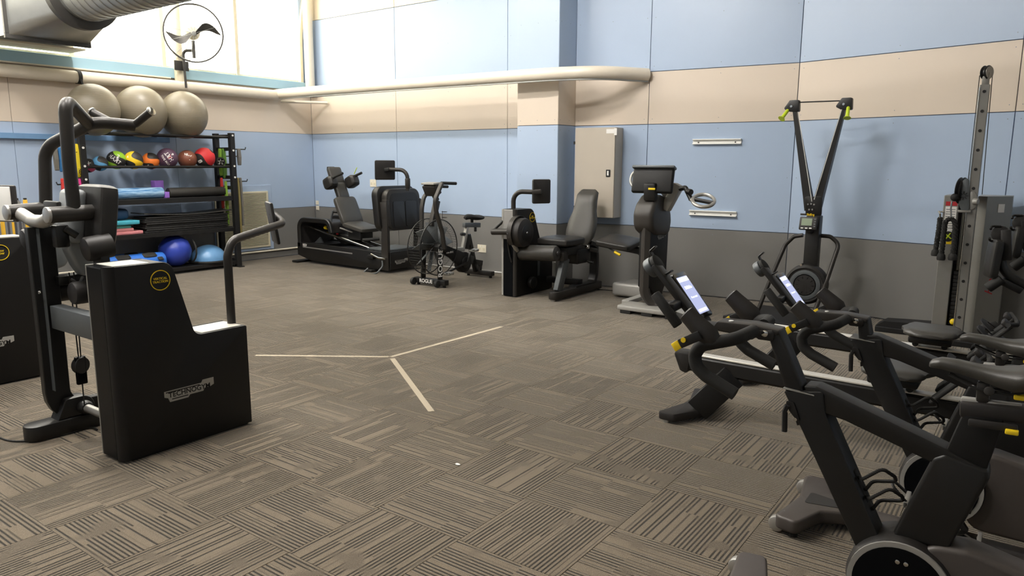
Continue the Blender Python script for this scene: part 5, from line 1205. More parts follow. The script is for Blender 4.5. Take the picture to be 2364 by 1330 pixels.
jc = Q(1036, 665)
MB().prism(fil([Q(985, 610, ysk - .06), Q(1090, 610, ysk - .06), Q(1085, 725, ysk - .06), Q(990, 725, ysk - .06)], .02, 4, True), (0, .02, 0), .003).build('joint_plate', 'black_metal', SK)
for u, v in ((1005, 656), (1024, 654), (1042, 658), (1012, 688), (1031, 688)): b = Q(u, v, ysk - .062); MB().cyl(b, b + V((0, -.006, 0)), .009, 10).build('bolt', 'chrome', SK)
text('SkiErg', .03, Q(1020, 719, ysk - .066), (1, 0, 0), (0, 0, 1), SK, 'yellow', 'lettering', .0006, bold=True)
MB().tube([Q(960, 716, ysk - .05), Q(1085, 720, ysk - .05)], .01, n=8).build('hook_bar', 'black_metal', SK)
# pulley heads, cords, handles
for c, s_ in ((Q(910, 68, ysk), -1), (Q(1224, 55, ysk), 1)):
    MB().prism(fil([c + V((-.075, -.03, -.02)), c + V((-.02, -.03, .06)), c + V((.07, -.03, .06)), c + V((.075, -.03, -.055)), c + V((-.02, -.03, -.05))], .015, 4, True), (0, .06, 0), .004).build('pulley_head', 'black_metal', SK)
    MB().cyl(c + V((0, -.034, 0)), c + V((0, -.04, 0)), .012, 10).build('bolt', 'chrome', SK)
MB().tube([Q(940, 43, ysk - .01), Q(1206, 33, ysk - .01)], .006, n=6).build('cord', 'rubber', SK)
for a, b in ((Q(945, 100, ysk - .05), Q(1028, 640, ysk - .06)), (Q(1208, 85, ysk - .05), Q(1042, 628, ysk - .06))):
    MB().tube([a, b], .0035, n=6).build('cord', 'white_paint', SK)
for a, b in ((Q(885, 88, ysk - .03), Q(845, 142, ysk - .10)), (Q(1248, 70, ysk - .03), Q(1240, 138, ysk - .08))):
    L_ = (b - a).length; MB().lathe([(.012, 0), (.017, .01), (.017, L_ * .8), (.034, L_ * .97), (.036, L_)], a, b - a, 14).build('handle', 'lime', SK)
# monitor
mc_ = Q(1007, 772, ysk - .13); Rm = Matrix.Rotation(math.radians(-14), 3, 'X') @ Matrix.Rotation(math.radians(-4), 3, 'Z')
MB().box(mc_, (.17, .03, .13), Rm, .01).build('monitor', 'dark_shell', SK)
mk('lcd', '7f8f74', .4, var=.03)
MB().box(mc_ + Rm @ V((-.012, -.016, .012)), (.10, .003, .07), Rm).build('monitor_screen', 'lcd', SK)
for k in range(3): MB().box(mc_ + Rm @ V((-.05 + .04 * k, -.016, -.05)), (.025, .004, .012), Rm, .001).build('button', 'white_plastic', SK)
for k in range(4): MB().box(mc_ + Rm @ V((.066, -.016, .04 - .024 * k)), (.018, .004, .010), Rm, .001).build('button', 'anthracite2', SK)
MB().bar(mc_ + V((0, .02, -.07)), Q(1030, 810, ysk - .05), .06, .05, (1, 0, 0), .01).build('monitor_mount', 'black_metal', SK)
# flywheel housing
fw = Q(988, 1140, ysk - .12)
MB().lathe([(0, .15), (.175, .15), (.195, .12), (.202, .05), (.196, -.01), (.172, -.03), (.166, -.02), (.115, -.012), (.108, -.03), (.10, -.03), (.04, -.035), (0, -.035)], fw, (0, 1, 0), 48).build('flywheel_housing', 'dark_shell', SK)
MB().lathe([(.125, -.03), (.148, -.026), (.148, -.012), (.125, -.012), (.125, -.03)], fw, (0, 1, 0), 40).build('grey_ring', 'anthracite2', SK)
for k in range(10):
    t = 2 * math.pi * k / 10; MB().box(fw + V((.075 * math.cos(t), -.033, .075 * math.sin(t))), (.022, .006, .009), Matrix.Rotation(-t, 3, 'Y'), .002).build('vent', 'black_paint', SK)
MB().cyl(fw + V((-.05, -.02, .195)), fw + V((-.05, .05, .195)), .012, 10).build('damper_lever', 'chrome', SK)
# floor stand tubes and platform
MB().tube([Q(1075, 845, ysk + .05), Q(1140, 850, ysk + .05), Q(1192, 895, ysk + .05), Q(1120, 1110, ysk - .10), V((Q(1040, 1310, ysk - .3).x, ysk - .42, .02))], .02, [0, .06, .08, .3, 0], n=12).build('stand_tube', 'anthracite', SK)
MB().tube([Q(975, 842, ysk + .05), Q(920, 850, ysk + .05), Q(868, 900, ysk + .05), Q(790, 1080, ysk - .05), V((Q(692, 1315, ysk - .2).x, ysk - .16, .02))], .02, [0, .06, .08, .3, 0], n=12).build('stand_tube', 'anthracite', SK)
MB().prism([V((7.55, ysk - .60, .0)), V((8.55, ysk - .60, .0)), V((8.45, ysk + .20, .0)), V((7.70, ysk + .20, .0))], (0, 0, .03), .006).build('platform', 'black_paint', SK)

# ------------------------------------------------------------------ cable column
CC = thing('cable_column', 'grey steel cable column with tall perforated upright and black ropes by the right wall', 'gym machine', (9.5, -.75, 0))
def Q(u, v, y): return PY(2120 + u * .3157, 380 + v * .3157, y)
yc = -.80
mk('steel_grey', '93918c', .38, .55, var=.05, scale=20)
# left shroud
zt_l = Q(215, 225, yc).z
xl0, xl1 = Q(190, 230, yc).x, Q(262, 230, yc).x
MB().span((xl0, yc, .05), (xl0 + .115, yc + .30, zt_l), .006).build('left_shroud', 'steel_grey', CC, smooth=False)
# right shroud, bevelled
xr0, xr1 = Q(402, 300, yc - .02).x, Q(500, 300, yc - .05).x; zt_r = Q(500, 232, yc - .05).z
MB().prism([V((xr0 + .03, yc - .02, .05)), V((xr1 + .0, yc - .05, .05)), V((xr1 + .17, yc + .12, .05)), V((xr1 + .17, yc + .32, .05)), V((xr0 + .03, yc + .32, .05))], (0, 0, zt_r - .05), .004).build('right_shroud', 'steel_grey', CC, smooth=False)
MB().span((xl0 + .116, yc + .12, .05), (xr0 + .029, yc + .30, zt_l - .03)).build('stack_well', 'black_paint', CC, smooth=False)
# weight stack plates
for k in range(14): MB().span((xl0 + .13, yc + .02, .14 + k * .034), (xr0 + .005, yc + .118, .14 + k * .034 + .030), .003).build('weight_plate', 'black_metal', CC, smooth=False)
for xx in (xl0 + .15, xr0 - .02): MB().cyl((xx, yc + .06, .62), (xx, yc + .06, zt_l - .05), .011, 10).build('guide_rod', 'chrome', CC)
MB().span((xl0 + .175, yc - .01, .15), (xl0 + .215, yc + .018, .80), .002).build('selector_strip', 'anthracite2', CC, smooth=False)
hp_ = MB().cyl((xl0 + .195, yc - .012, .17), (xl0 + .195, yc - .008, .17), .008, 8).build('strip_hole', 'black_paint', CC)
for k in range(1, 17):
    o = hp_.copy(); COL.objects.link(o); o.parent = CC; o.location.z = k * .037
MB().ball(Q(255, 1150, yc - .03), .028, 16).build('selector_pin', 'yellow', CC)
# upright with holes
yu = yc - .16
ub, ut = V((Q(318, 1150, yu).x, yu, .05)), PY(2268, 196, yu)
ux = (ub.x + ut.x) / 2
MB().span((ux - .035, yu - .03, .05), (ux + .035, yu + .03, ut.z), .004).build('upright', 'steel_grey', CC, smooth=False)
MB().span((ux - .038, yu - .036, .05), (ux - .030, yu + .02, ut.z - .02), .002).build('bright_edge', 'chrome', CC, smooth=False)
h0 = MB().cyl((ux, yu - .033, .25), (ux, yu - .028, .25), .0125, 12).build('hole', 'black_paint', CC)
k = 1
while .25 + k * .155 < ut.z - .02:
    o = h0.copy(); COL.objects.link(o); o.parent = CC; o.location.z = k * .155; k += 1
MB().span((ux - .05, yu - .02, .03), (xr1 + .1, yu + .06, .09), .005).build('base_bracket', 'steel_grey', CC, smooth=False)
pt_ = V((ux, yu, ut.z + .075))
MB().bar(V((ux, yu, ut.z - .01)), pt_ + V((0, 0, .02)), .05, .05, (0, 1, 0), .006).build('top_bracket', 'steel_grey', CC)
MB().lathe([(0, -.022), (.052, -.022), (.056, -.016), (.042, -.005), (.042, .005), (.056, .016), (.052, .022), (0, .022)], pt_ + V((-.0, 0, .02)), (1, -.55, 0), 28).build('top_pulley', 'black_metal', CC)
MB().lathe([(0, .023), (.048, .023), (.048, .027), (0, .027)], pt_ + V((0, 0, .02)), (1, -.55, 0), 28).build('pulley_face', 'steel_grey', CC)
MB().tube([pt_ + V((-.045, -.01, .0)), V((ux - .045, yu - .01, 1.30))], .003, n=6).build('cable', 'rubber', CC)
MB().tube([pt_ + V((.04, .02, .0)), V((ux + .05, yc + .05, 1.28))], .003, n=6).build('cable', 'rubber', CC)
# pulley carriage
pcx = Q(330, 225, yu - .06)
MB().prism(fil([Q(295, 220, yu - .05), Q(320, 120, yu - .05), Q(372, 92, yu - .05), Q(372, 340, yu - .05), Q(315, 340, yu - .05), Q(296, 290, yu - .05)], .03, 4, True), (0, .012, 0), .003).build('carriage_plate', 'anthracite2', CC)
MB().lathe([(0, -.02), (.105, -.02), (.11, -.014), (.09, 0), (.11, .014), (.105, .02), (0, .02)], Q(318, 190, yu + .02), (1, -.25, 0), 28).build('carriage_pulley', 'black_metal', CC)
for k in range(8):
    t = math.pi * k / 4; c = Q(330, 228, yu - .055); MB().bar(c + V((.012 * math.cos(t), 0, .012 * math.sin(t))), c + V((.035 * math.cos(t), 0, .035 * math.sin(t))), .006, .004, (0, 1, 0)).build('plate_slot', 'black_paint', CC)
MB().prism(fil([Q(375, 205, yu - .04), Q(410, 190, yu - .04), Q(440, 250, yu - .04), Q(415, 320, yu - .04), Q(375, 340, yu - .04)], .02, 4, True), (0, .03, 0), .003).build('carriage_bracket', 'steel_grey', CC)
MB().cyl(Q(400, 270, yu - .045), Q(440, 272, yu - .06), .026, 14, .008).build('pull_knob', 'silver_paint', CC)
MB().box(Q(335, 342, yu - .04), (.10, .05, .02), None, .004).build('carriage_foot', 'steel_grey', CC)
MB().ball(Q(268, 240, yu - .06), .034, 16).build('rubber_stop', 'rubber', CC)
# labels
lbx = xl0 + .06
MB().box((lbx, yc - .001, zt_l - .07), (.085, .002, .035), None).build('warning_strip', 'red_print', CC, smooth=False)
MB().box((lbx, yc - .001, zt_l - .21), (.085, .002, .23), None).build('label_sheet', 'white_paint', CC, smooth=False)
for k in range(9): MB().box((lbx, yc - .0025, zt_l - .12 - k * .02), (.07, .001, .005), None).build('print_line', 'anthracite2', CC, smooth=False)
MB().box((lbx + .01, yc - .001, zt_l - .40), (.04, .002, .04), None).build('label_yellow', 'yellow', CC, smooth=False)
bx = V((lbx, yc - .002, Q(208, 525, yc).z)); MB().cyl(bx, bx + V((0, -.003, 0)), .045, 24).build('round_badge', 'black_paint', CC)
text('X', .07, bx + V((0, -.0035, 0)), (1, 0, .15), (0, 0, 1), CC, 'lime', 'lettering', .0006, bold=True)
MB().box((xr1 + .10, yc + .045, zt_r - .10), (.06, .002, .07), Matrix.Rotation(math.radians(45), 3, 'Z')).build('label_sheet', 'white_paint', CC, smooth=False)
text('Hoist', .11, (xr1 + .086, yc + .034, .55), (.05, .05, 1), (-1, -1, 0), CC, 'red_print', 'lettering', .0006, shear=.3)
# base frame
MB().span((xl0 - .45, yc - .0, .0), (xl0 + .02, yc + .28, .05), .006).build('base_frame', 'black_paint', CC, smooth=False)
MB().prism([V((xl0 - .45, yc + .02, .05)), V((xl0, yc + .02, .05)), V((xl0, yc + .02, .12)), V((xl0 - .38, yc + .02, .10))], (0, .2, 0)).build('base_ramp', 'black_paint', CC, smooth=False)
MB().span((xl0, yc - .22, .0), (xr1 + .18, yc + .32, .05), .006).build('base_frame', 'black_paint', CC, smooth=False)
MB().tube([Q(160, 365, yc - .10), Q(148, 345, yc - .06), V((xl0 + .01, yc + .02, Q(148, 345, yc).z))], .008, n=8).build('rope_hook', 'chrome', CC)
# ropes
def rope(top, pts, lb, two=False):
    T = thing('rope_attachment', lb, 'rope', V(top), 'ropes on the cable column')
    for P in pts:
        P = [V(p) for p in P]; q = MB(); N = 26; L = [0]
        F = fil(P, .04, 6)
        tot = sum((F[i + 1] - F[i]).length for i in range(len(F) - 1)); 
        def at(s):
            for i in range(len(F) - 1):
                l = (F[i + 1] - F[i]).length
                if s <= l: return F[i] + (F[i + 1] - F[i]) * (s / l)
                s -= l
            return F[-1]
        core = [at(tot * i / N) for i in range(N + 1)]
        for ph in range(3):
            R = []
            for i, c in enumerate(core):
                a = i * .95 + ph * 2.094; R.append(c + V((.011 * math.cos(a), .011 * math.sin(a), 0)))
            q.tube(R, .0125, n=6)
        q.build('strand', 'rubber', T)
        e = core[-1]; MB().lathe([(.0, .012), (.018, .014), (.03, .0), (.034, -.03), (.03, -.045), (0, -.048)], e, (0, 0, 1), 18).build('end_stop', 'rubber', T)
    return T
yrp = yc - .09
T = rope(Q(160, 365, yrp), [[Q(160, 390, yrp), Q(150, 480, yrp), Q(126, 630, yrp)]], 'single short black rope with rubber stop hanging at far left of the column')
MB().tube([Q(160, 365, yrp), Q(158, 395, yrp)], .008, n=8).build('clip', 'chrome', T)
yrp = yu - .10
T = rope(Q(240, 385, yrp), [[Q(232, 392, yrp), Q(196, 420, yrp), Q(180, 560, yrp), Q(168, 660, yrp)], [Q(240, 392, yrp), Q(270, 420, yrp), Q(266, 560, yrp), Q(252, 660, yrp)]], 'two ended black pull rope clipped under the pulley carriage')
MB().tube([Q(245, 270, yrp), Q(238, 320, yrp), Q(240, 395, yrp)], .007, n=8).build('clip', 'chrome', T)
# ------------------------------------------------------------------ press machine cut by the right edge
PM = thing('press_machine', 'black padded press machine with curved arms cut off by the right edge', 'gym machine', (10.5, -2.2, 0))
yp = -2.2
MB().tube([Q(640, 480, yp), Q(632, 560, yp), Q(605, 720, yp), Q(640, 800, yp), Q(800, 890, yp), V((10.42, yp + .0, .62))], .028, [0, .2, .15, .15, .1, 0], n=12).build('curved_arm', 'black_metal', PM)
MB().bar(Q(640, 475, yp - .02), Q(648, 700, yp - .02), .06, .035, (0, 1, 0), .008).build('arm_plate', 'dark_shell', PM)
pad('chest_pad', Q(548, 685, yp - .02), .16, .26, .07, 200, 4, PM, 'vinyl', .3, .25, 6)
pad('chest_pad', Q(712, 565, yp + .25), .14, .22, .07, 200, 4, PM, 'vinyl', .3, .25, 6)
MB().cyl(Q(575, 690, yp), Q(620, 680, yp), .02, 10).build('pad_stem', 'black_metal', PM)
MB().cyl(Q(735, 570, yp + .25), Q(775, 565, yp + .25), .02, 10).build('pad_stem', 'black_metal', PM)
for a, b, y_ in (((505, 905), (610, 835), yp - .06), ((690, 755), (780, 690), yp + .20)):
    MB().cyl(Q(*a, y_), Q(*b, y_), .034, 18, .008).build('grip', 'rubber', PM)
MB().bar(Q(610, 850, yp), Q(760, 925, yp), .06, .05, (0, 0, 1), .01).build('grip_bracket', 'black_metal', PM)
for u, v, y_ in ((600, 505, yp), (755, 425, yp + .25)):
    c = Q(u, v, y_); MB().cyl(c + V((0, -.02, 0)), c + V((0, .03, 0)), .055, 20, .008).build('holder_disc', 'dark_shell', PM)
    for dz in (.05, -.05): MB().tube([c + V((.0, -.02, dz)), c + V((-.055, -.03, dz)), c + V((-.055, -.05, dz * .6))], .008, .02, n=8).build('holder_claw', 'black_metal', PM)
MB().rbar([Q(790, 410, yp + .25), Q(800, 640, yp + .25), V((10.42, yp + .1, .7))], .06, .06, .1).build('rear_arm', 'black_metal', PM)
MB().bar((10.45, yp, .05), (10.45, yp, 1.25), .12, .10, (0, 1, 0), .008).build('post', 'black_metal', PM)
MB().span((10.10, yp - .45, .0), (10.80, yp + .45, .06), .01).build('base', 'black_metal', PM)
MB().prism([Q(425, 1210, yp), Q(560, 1175, yp), Q(615, 1225, yp), Q(470, 1265, yp)], (0, .01, .03), .004).build('foot_step', 'black_metal', PM)
MB().bar(Q(520, 1255, yp - .02), Q(580, 1250, yp - .02), .03, .014, (0, 0, 1), .003).build('yellow_tab', 'yellow', PM)
MB().bar(Q(540, 1235, yp), (10.2, yp, .12), .06, .05, (0, 0, 1), .008).build('step_arm', 'black_metal', PM)

# ------------------------------------------------------------------ rowing machines
mk('rail_alu_shine', 'e6e1d6', .3, .35, var=.03)  # pale colour stands in for the reflection along the silver rail top
def rower(yc, dx, zr, seat_px, lb):
    T = thing('rowing_machine', lb, 'rowing machine', (9.3 + dx, yc, 0), 'rowing machines')
    x0, x1 = 8.27 + dx, 10.25 + dx
    MB().rbar([(x0 + .06, yc, zr - .055), (x1, yc, zr - .075)], .075, .10, up=(0, 0, 1), bev=.015).build('rail', 'black_metal', T)
    MB().rbar([(x0 + .10, yc, zr), (x1 - .1, yc, zr - .02)], .066, .012, up=(0, 0, 1), bev=.003).build('rail_top', 'rail_alu_shine', T)
    MB().prism(fil([V((x0, yc - .05, zr + .01)), V((x0 + .12, yc - .05, zr + .015)), V((x0 + .10, yc - .05, zr - .125)), V((x0 + .05, yc - .05, zr - .11))], .02, 4, True), (0, .10, 0), .012).build('end_cap', 'dark_shell', T)
    # splayed rear support
    sx = x0 + .38
    MB().bar((sx, yc - .02, zr - .09), (x0 + .20, yc - .12, .06), .15, .035, (.5, -.3, .4), .006).build('strut', 'black_metal', T)
    MB().prism(fil([V((x0 + .02, yc - .29, .018)), V((x0 + .13, yc - .29, .018)), V((x0 + .26, yc - .05, .018)), V((x0 + .26, yc + .05, .018)), V((x0 + .13, yc + .29, .018)), V((x0 + .02, yc + .29, .018)), V((x0 + .10, yc + .0, .018))], .02, 4, True), (0, 0, .05), .01).build('rear_foot', 'dark_shell', T)
    for s_ in (-1, 1): MB().cyl((x0 + .07, yc + s_ * .26, 0), (x0 + .07, yc + s_ * .26, .02), .022, 12).build('foot_pad', 'silver', T)
    # seat
    sx_ = seat_px
    rings = []
    for t in range(17):
        a = -math.cos(math.pi * t / 16); w_ = .15 * max(.55, (1 - abs(a) ** 6) ** .25)
        notch = .035 * math.exp(-((a - 0) / .22) ** 2)
        rings.append([V((sx_ + xx * w_ + (notch if xx > .6 else (-notch * .6 if xx < -.6 else 0)), yc + a * .165, zr + .085 + (zz - .085) * max(.35, (1 - abs(a) ** 8) ** .5))) for xx, zz in ((1, .085), (1, .105), (.8, .12), (0, .118), (-.8, .12), (-1, .105), (-1, .085), (-.8, .07), (0, .065), (.8, .07))])
    MB().loft(rings).build('seat_pad', 'vinyl_light', T, angle=60)
    MB().span((sx_ - .12, yc - .10, zr + .02), (sx_ + .12, yc + .10, zr + .068), .015).build('seat_carriage', 'black_metal', T)
    for s_ in (-1, 1):
        for k in (-1, 1): MB().cyl((sx_ + k * .08, yc + s_ * .045, zr + .012), (sx_ + k * .08, yc + s_ * .06, zr + .012), .018, 12).build('seat_roller', 'rubber', T)
    # foot stretcher, housing
    fx = 9.78 + dx
    for s_ in (-1, 1):
        R = Matrix.Rotation(math.radians(-48), 3, 'Y')
        MB().box((fx, yc + s_ * .12, zr + .10), (.30, .12, .02), R, .008).build('foot_board', 'rubber', T)
        MB().rbar([V((fx, yc + s_ * .12, zr + .10)) + R @ V((.02, -.075, .02)), V((fx, yc + s_ * .12, zr + .10)) + R @ V((.02, -.05, .085)), V((fx, yc + s_ * .12, zr + .10)) + R @ V((.02, .05, .085)), V((fx, yc + s_ * .12, zr + .10)) + R @ V((.02, .075, .02))], .04, .006, .03, up=None, bev=.002).build('foot_strap', 'black_paint', T)
        MB().box(V((fx, yc + s_ * .12, zr + .10)) + R @ V((.13, 0, .025)), (.03, .11, .05), R, .01).build('heel_cup', 'dark_shell', T)
    MB().tube([(fx + .08, yc - .20, zr + .22), (fx + .12, yc - .05, zr + .20), (fx + .12, yc + .05, zr + .20), (fx + .08, yc + .20, zr + .22)], .014, .05, n=10).build('pull_handle', 'rubber', T)
    hp = [V((9.86 + dx, yc - .16, .03)), V((9.90 + dx, yc - .16, zr + .02)), V((10.10 + dx, yc - .16, zr + .25)), V((10.45 + dx, yc - .16, zr + .30)), V((10.68 + dx, yc - .16, zr + .05)), V((10.70 + dx, yc - .16, .03))]
    MB().prism(fil(hp, [.02, .15, .12, .15, .12, .02], 6), (0, .32, 0), .02).build('flywheel_housing', 'tower_black', T)
    MB().tube([(10.35 + dx, yc, zr + .28), (10.25 + dx, yc, zr + .62)], .02, n=10).build('console_arm', 'black_metal', T)
    MB().box((10.23 + dx, yc, zr + .68), (.03, .26, .18), Matrix.Rotation(math.radians(20), 3, 'Y'), .01).build('console', 'dark_shell', T)
    MB().span((9.9 + dx, yc - .28, 0), (10.0 + dx, yc + .28, .035), .008).build('front_foot', 'dark_shell', T)
    return T
s1 = PY(2068, 850, -3.95).x; s2 = PY(2150, 782, -2.95).x
rower(-3.95, 0.0, .375, s1, 'black rowing machine with bright rail, nearer of the two behind the bikes')
rower(-2.95, 0.08, .40, s2, 'black rowing machine with bright rail, farther of the two behind the bikes')

# ------------------------------------------------------------------ indoor cycles on the right
mk('bike_grey', '4a4440', .45, .15, var=.06, scale=60)
def screen_mat(name, wedge=False):
    q = bpy.data.materials.new(name); q.use_nodes = True; n = q.node_tree.nodes; b = n['Principled BSDF']
    tc = n.new('ShaderNodeTexCoord'); gr = n.new('ShaderNodeTexNoise'); gr.inputs['Scale'].default_value = 3.0; q.node_tree.links.new(tc.outputs['Object'], gr.inputs['Vector'])
    rp = n.new('ShaderNodeMix'); rp.data_type = 'RGBA'; rp.inputs[6].default_value = lin('8d93b6'); rp.inputs[7].default_value = lin('a9afcf'); q.node_tree.links.new(gr.outputs['Fac'], rp.inputs[0])
    b.inputs['Base Color'].default_value = (.02, .02, .02, 1); b.inputs['Roughness'].default_value = .2
    q.node_tree.links.new(rp.outputs[2], b.inputs['Emission Color']); b.inputs['Emission Strength'].default_value = 0.75
    M[name] = q
screen_mat('lit_screen'); mk('lit_bar', 'dfe3ff', .3, emit=(.80, .84, 1.0), es=0.95); mk('lit_text', 'ffffff', .3, emit=(.62, .66, 1.0), es=1.0)
def bike(sh, bar_sh, sad_sh, lb, cage_only=False):
    SH = V(sh); yb = -5.80
    T = thing('indoor_cycle', lb, 'exercise bike', V((9.9, yb, 0)) + SH, 'indoor cycles')
    def F(px, py, y=yb): return PY(px, py, y) + SH
    def B(px, py, y=yb): return PY(px, py, y) + SH + V(bar_sh)
    def S(px, py, y=yb): return PY(px, py, y) + SH + V(sad_sh)
    hf = .05
    # base: T shaped front stabiliser and centre beam
    z1 = .085; fx = 9.29
    oS = V((fx, yb, 0)) + SH
    st = [(-.055, -.245), (.045, -.265), (.10, -.10), (.20, -.05), (1.35, -.05), (1.35, .05), (.20, .05), (.10, .10), (.045, .265), (-.055, .245), (-.015, 0)]
    MB().prism(fil([oS + V((a, b, .025)) for a, b in st], .03, 5, True), (0, 0, .06), .012, 3).build('base_frame', 'bike_grey', T)
    MB().prism(fil([oS + V((.02, -.06, z1)), oS + V((.16, -.03, z1)), oS + V((.16, .03, z1)), oS + V((.02, .06, z1))], .012, 4, True), (0, 0, .002)).build('base_inlay', 'dark_shell', T)
    for s_ in (-1, 1):
        c = oS + V((-.045, s_ * .215, .036)); MB().cyl(c - V((0, .02, 0)), c + V((0, .02, 0)), .034, 20, .008).build('transport_wheel', 'silver', T)
        MB().cyl(oS + V((.02, s_ * .22, 0)), oS + V((.02, s_ * .22, .03)), .02, 10).build('foot_pad', 'rubber', T)
    MB().prism(fil([oS + V((1.28, -.26, .025)), oS + V((1.40, -.26, .025)), oS + V((1.40, .26, .025)), oS + V((1.28, .26, .025))], .03, 4, True), (0, 0, .06), .012).build('rear_stabiliser', 'anthracite', T)
    # main tube and top tube: closed sections in the middle plane
    def slab(name, px, th, m, rnd, bev=.012, y=yb):
        P = [F(a, b, y - th / 2) for a, b in px]
        return MB().prism(fil(P, rnd, 5, True), (0, th, 0), bev, 3).build(name, m, T, angle=45)
    slab('main_tube', [(1809, 903), (1900, 905), (1905, 955), (2032, 1250), (2070, 1330), (2006, 1330)], .085, 'black_metal', [.004, .01, .03, 0, .02, .02], .014)
    slab('top_tube', [(1852, 890), (1884, 893), (1925, 912), (2180, 1036), (2283, 1091), (2264, 1113), (2145, 1066), (1950, 972), (1893, 952)], .075, 'black_metal', [.006, .02, .04, .2, .01, .01, .2, .04, .05], .016)
    MB().box(F(1852, 897) , (.095, .092, .004), Matrix.Rotation(math.radians(4), 3, 'Y'), .002).build('collar', 'silver_paint', T)
    slab('seat_sleeve', [(2154, 1058), (2180, 1050), (2282, 1088), (2284, 1108), (2188, 1272), (2056, 1240)], .085, 'black_metal', [.02, .02, .01, .01, .015, .015], .01)
    # brake lever under the collar
    MB().prism(fil([F(1815, 925, yb - .05), F(1832, 930, yb - .05), F(1850, 985, yb - .05), F(1815, 940, yb - .05)], .004, 3, True), (0, .006, 0)).build('brake_bracket', 'dark_shell', T)
    MB().rbar([F(1818, 936, yb - .055), F(1812, 950, yb - .055), F(1811, 996, yb - .055)], .014, .016, .01, bev=.004).build('brake_lever', 'rubber', T)
    for p in ((1818, 947), (1836, 968)): c = F(*p, yb - .055); MB().cyl(c, c + V((0, -.004, 0)), .006, 10).build('bolt', 'chrome', T)
    # bottle cage
    c0 = F(1985, 1110); dirn = (F(2026, 1205) - F(1970, 1085)).normalized(); nrm = V((-dirn.z, 0, dirn.x)) * -1
    if nrm.x < 0: nrm = -nrm
    MB().bar(F(1968, 1085) + nrm * .004, F(2010, 1195) + nrm * .004, .03, .012, nrm, .004).build('cage_backbone', 'rubber', T)
    for t, ln in ((.12, .085), (.55, .085)):
        b = F(1972, 1092) + (F(2010, 1195) - F(1972, 1092)) * t + nrm * .01
        MB().tube([b, b + nrm * .02 + V((0, -.038, 0)) + dirn * -.004, b + nrm * ln + V((0, -.034, 0)) + dirn * -.02, b + nrm * (ln + .012) + dirn * .02, b + nrm * ln + V((0, .034, 0)) + dirn * .045, b + nrm * .02 + V((0, .038, 0)) + dirn * .03, b + dirn * .04], .0055, .018, n=8).build('cage_loop', 'rubber', T)
    # crank case
    cc = F(2083, 1332)
    MB().lathe([(0, -.075), (.125, -.075), (.140, -.068), (.150, -.045), (.150, .06), (0, .06)], V((cc.x, yb + SH.y, cc.z)), (0, 1, 0), 44).build('crank_case', 'dark_shell', T)
    MB().lathe([(.134, -.078), (.141, -.078), (.141, -.07), (.134, -.07), (.134, -.078)], V((cc.x, yb + SH.y, cc.z)), (0, 1, 0), 44).build('case_rim', 'silver_paint', T)
    MB().lathe([(0, -.080), (.126, -.080), (.126, -.074), (0, -.074)], V((cc.x, yb + SH.y, cc.z)), (0, 1, 0), 44).build('case_disc', 'gloss_black', T)
    for d_ in (-.008, .014): c = V((cc.x + d_, yb + SH.y - .081, cc.z + .085)); MB().cyl(c, c + V((0, -.004, 0)), .007, 12, .002).build('bolt', 'chrome', T)
    ax_ = V((cc.x, yb + SH.y, cc.z))
    for s_, e in ((-1, V((.10, 0, -.135))), (1, V((.02, 0, .17)))):
        yy = s_ * .115
        MB().bar(ax_ + V((0, yy, 0)), ax_ + e + V((0, yy, 0)), .022, .032, (0, 1, 0), .006).build('crank_arm', 'black_metal', T)
        pc = ax_ + e + V((0, yy + s_ * .055, 0))
        MB().box(pc, (.09, .075, .018), None, .004).build('pedal', 'chrome', T)
        for k in (-1, 1): MB().bar(pc + V((k * .045, -.035, .0)), pc + V((k * .045, .035, .012)), .014, .022, (0, 0, 1), .003).build('pedal_cage', 'silver', T)
        MB().tube([pc + V((-.045, -.03, .01)), pc + V((-.09, -.02, .05)), pc + V((-.09, .02, .05)), pc + V((-.045, .03, .01))], .005, .02, n=6).build('toe_clip', 'black_paint', T)
    MB().cyl(ax_ + V((0, -.125, 0)), ax_ + V((0, .125, 0)), .016, 12).build('crank_axle', 'silver', T)
    # rear body with flywheel
    rb = [ax_ + V((.02, -.055, .14)), ax_ + V((.16, -.055, .16)), ax_ + V((.45, -.055, .10)), ax_ + V((.78, -.055, .12)), ax_ + V((.82, -.055, -.05)), ax_ + V((.70, -.055, -.16)), ax_ + V((.10, -.055, -.15))]
    MB().prism(fil(rb, .06, 6, True), (0, .11, 0), .015, 3).build('rear_body', 'bike_grey', T)
    MB().lathe([(0, -.07), (.20, -.07), (.225, -.05), (.225, .05), (.20, .07), (0, .07)], ax_ + V((.62, 0, .02)), (0, 1, 0), 40).build('flywheel_cover', 'dark_shell', T)
    MB().bar(ax_ + V((.66, 0, -.10)), oS + V((1.33, 0, .07)), .08, .08, (0, 1, 0), .01).build('rear_leg', 'anthracite', T)
    MB().bar(ax_ + V((.02, 0, -.10)), oS + V((.55, 0, .07)), .08, .08, (0, 1, 0), .01).build('front_leg', 'anthracite', T)
    # seat post and saddle
    P = [S(2226, 948, yb - .03), S(2328, 950, yb - .03), F(2240, 1190, yb - .03), F(2130, 1160, yb - .03)]
    MB().prism(P, (0, .06, 0), .008).build('seat_post', 'tower_black', T)
    sl0, sl1 = S(2217, 940), S(2400, 958)
    MB().bar(sl0, sl1, .06, .045, (0, 0, 1), .008).build('seat_slider', 'dark_shell', T)
    MB().bar(S(2218, 922), S(2360, 940), .028, .016, (0, 0, 1), .005).build('slider_rail', 'silver_paint', T)
    MB().bar(S(2235, 975, yb - .045), S(2350, 990, yb - .045), .012, .022, (0, 0, 1), .005).build('seat_lever', 'dark_shell', T)
    MB().bar(S(2320, 995, yb - .055), S(2352, 1000, yb - .055), .022, .012, (0, 0, 1), .003).build('lever_tab', 'yellow', T)
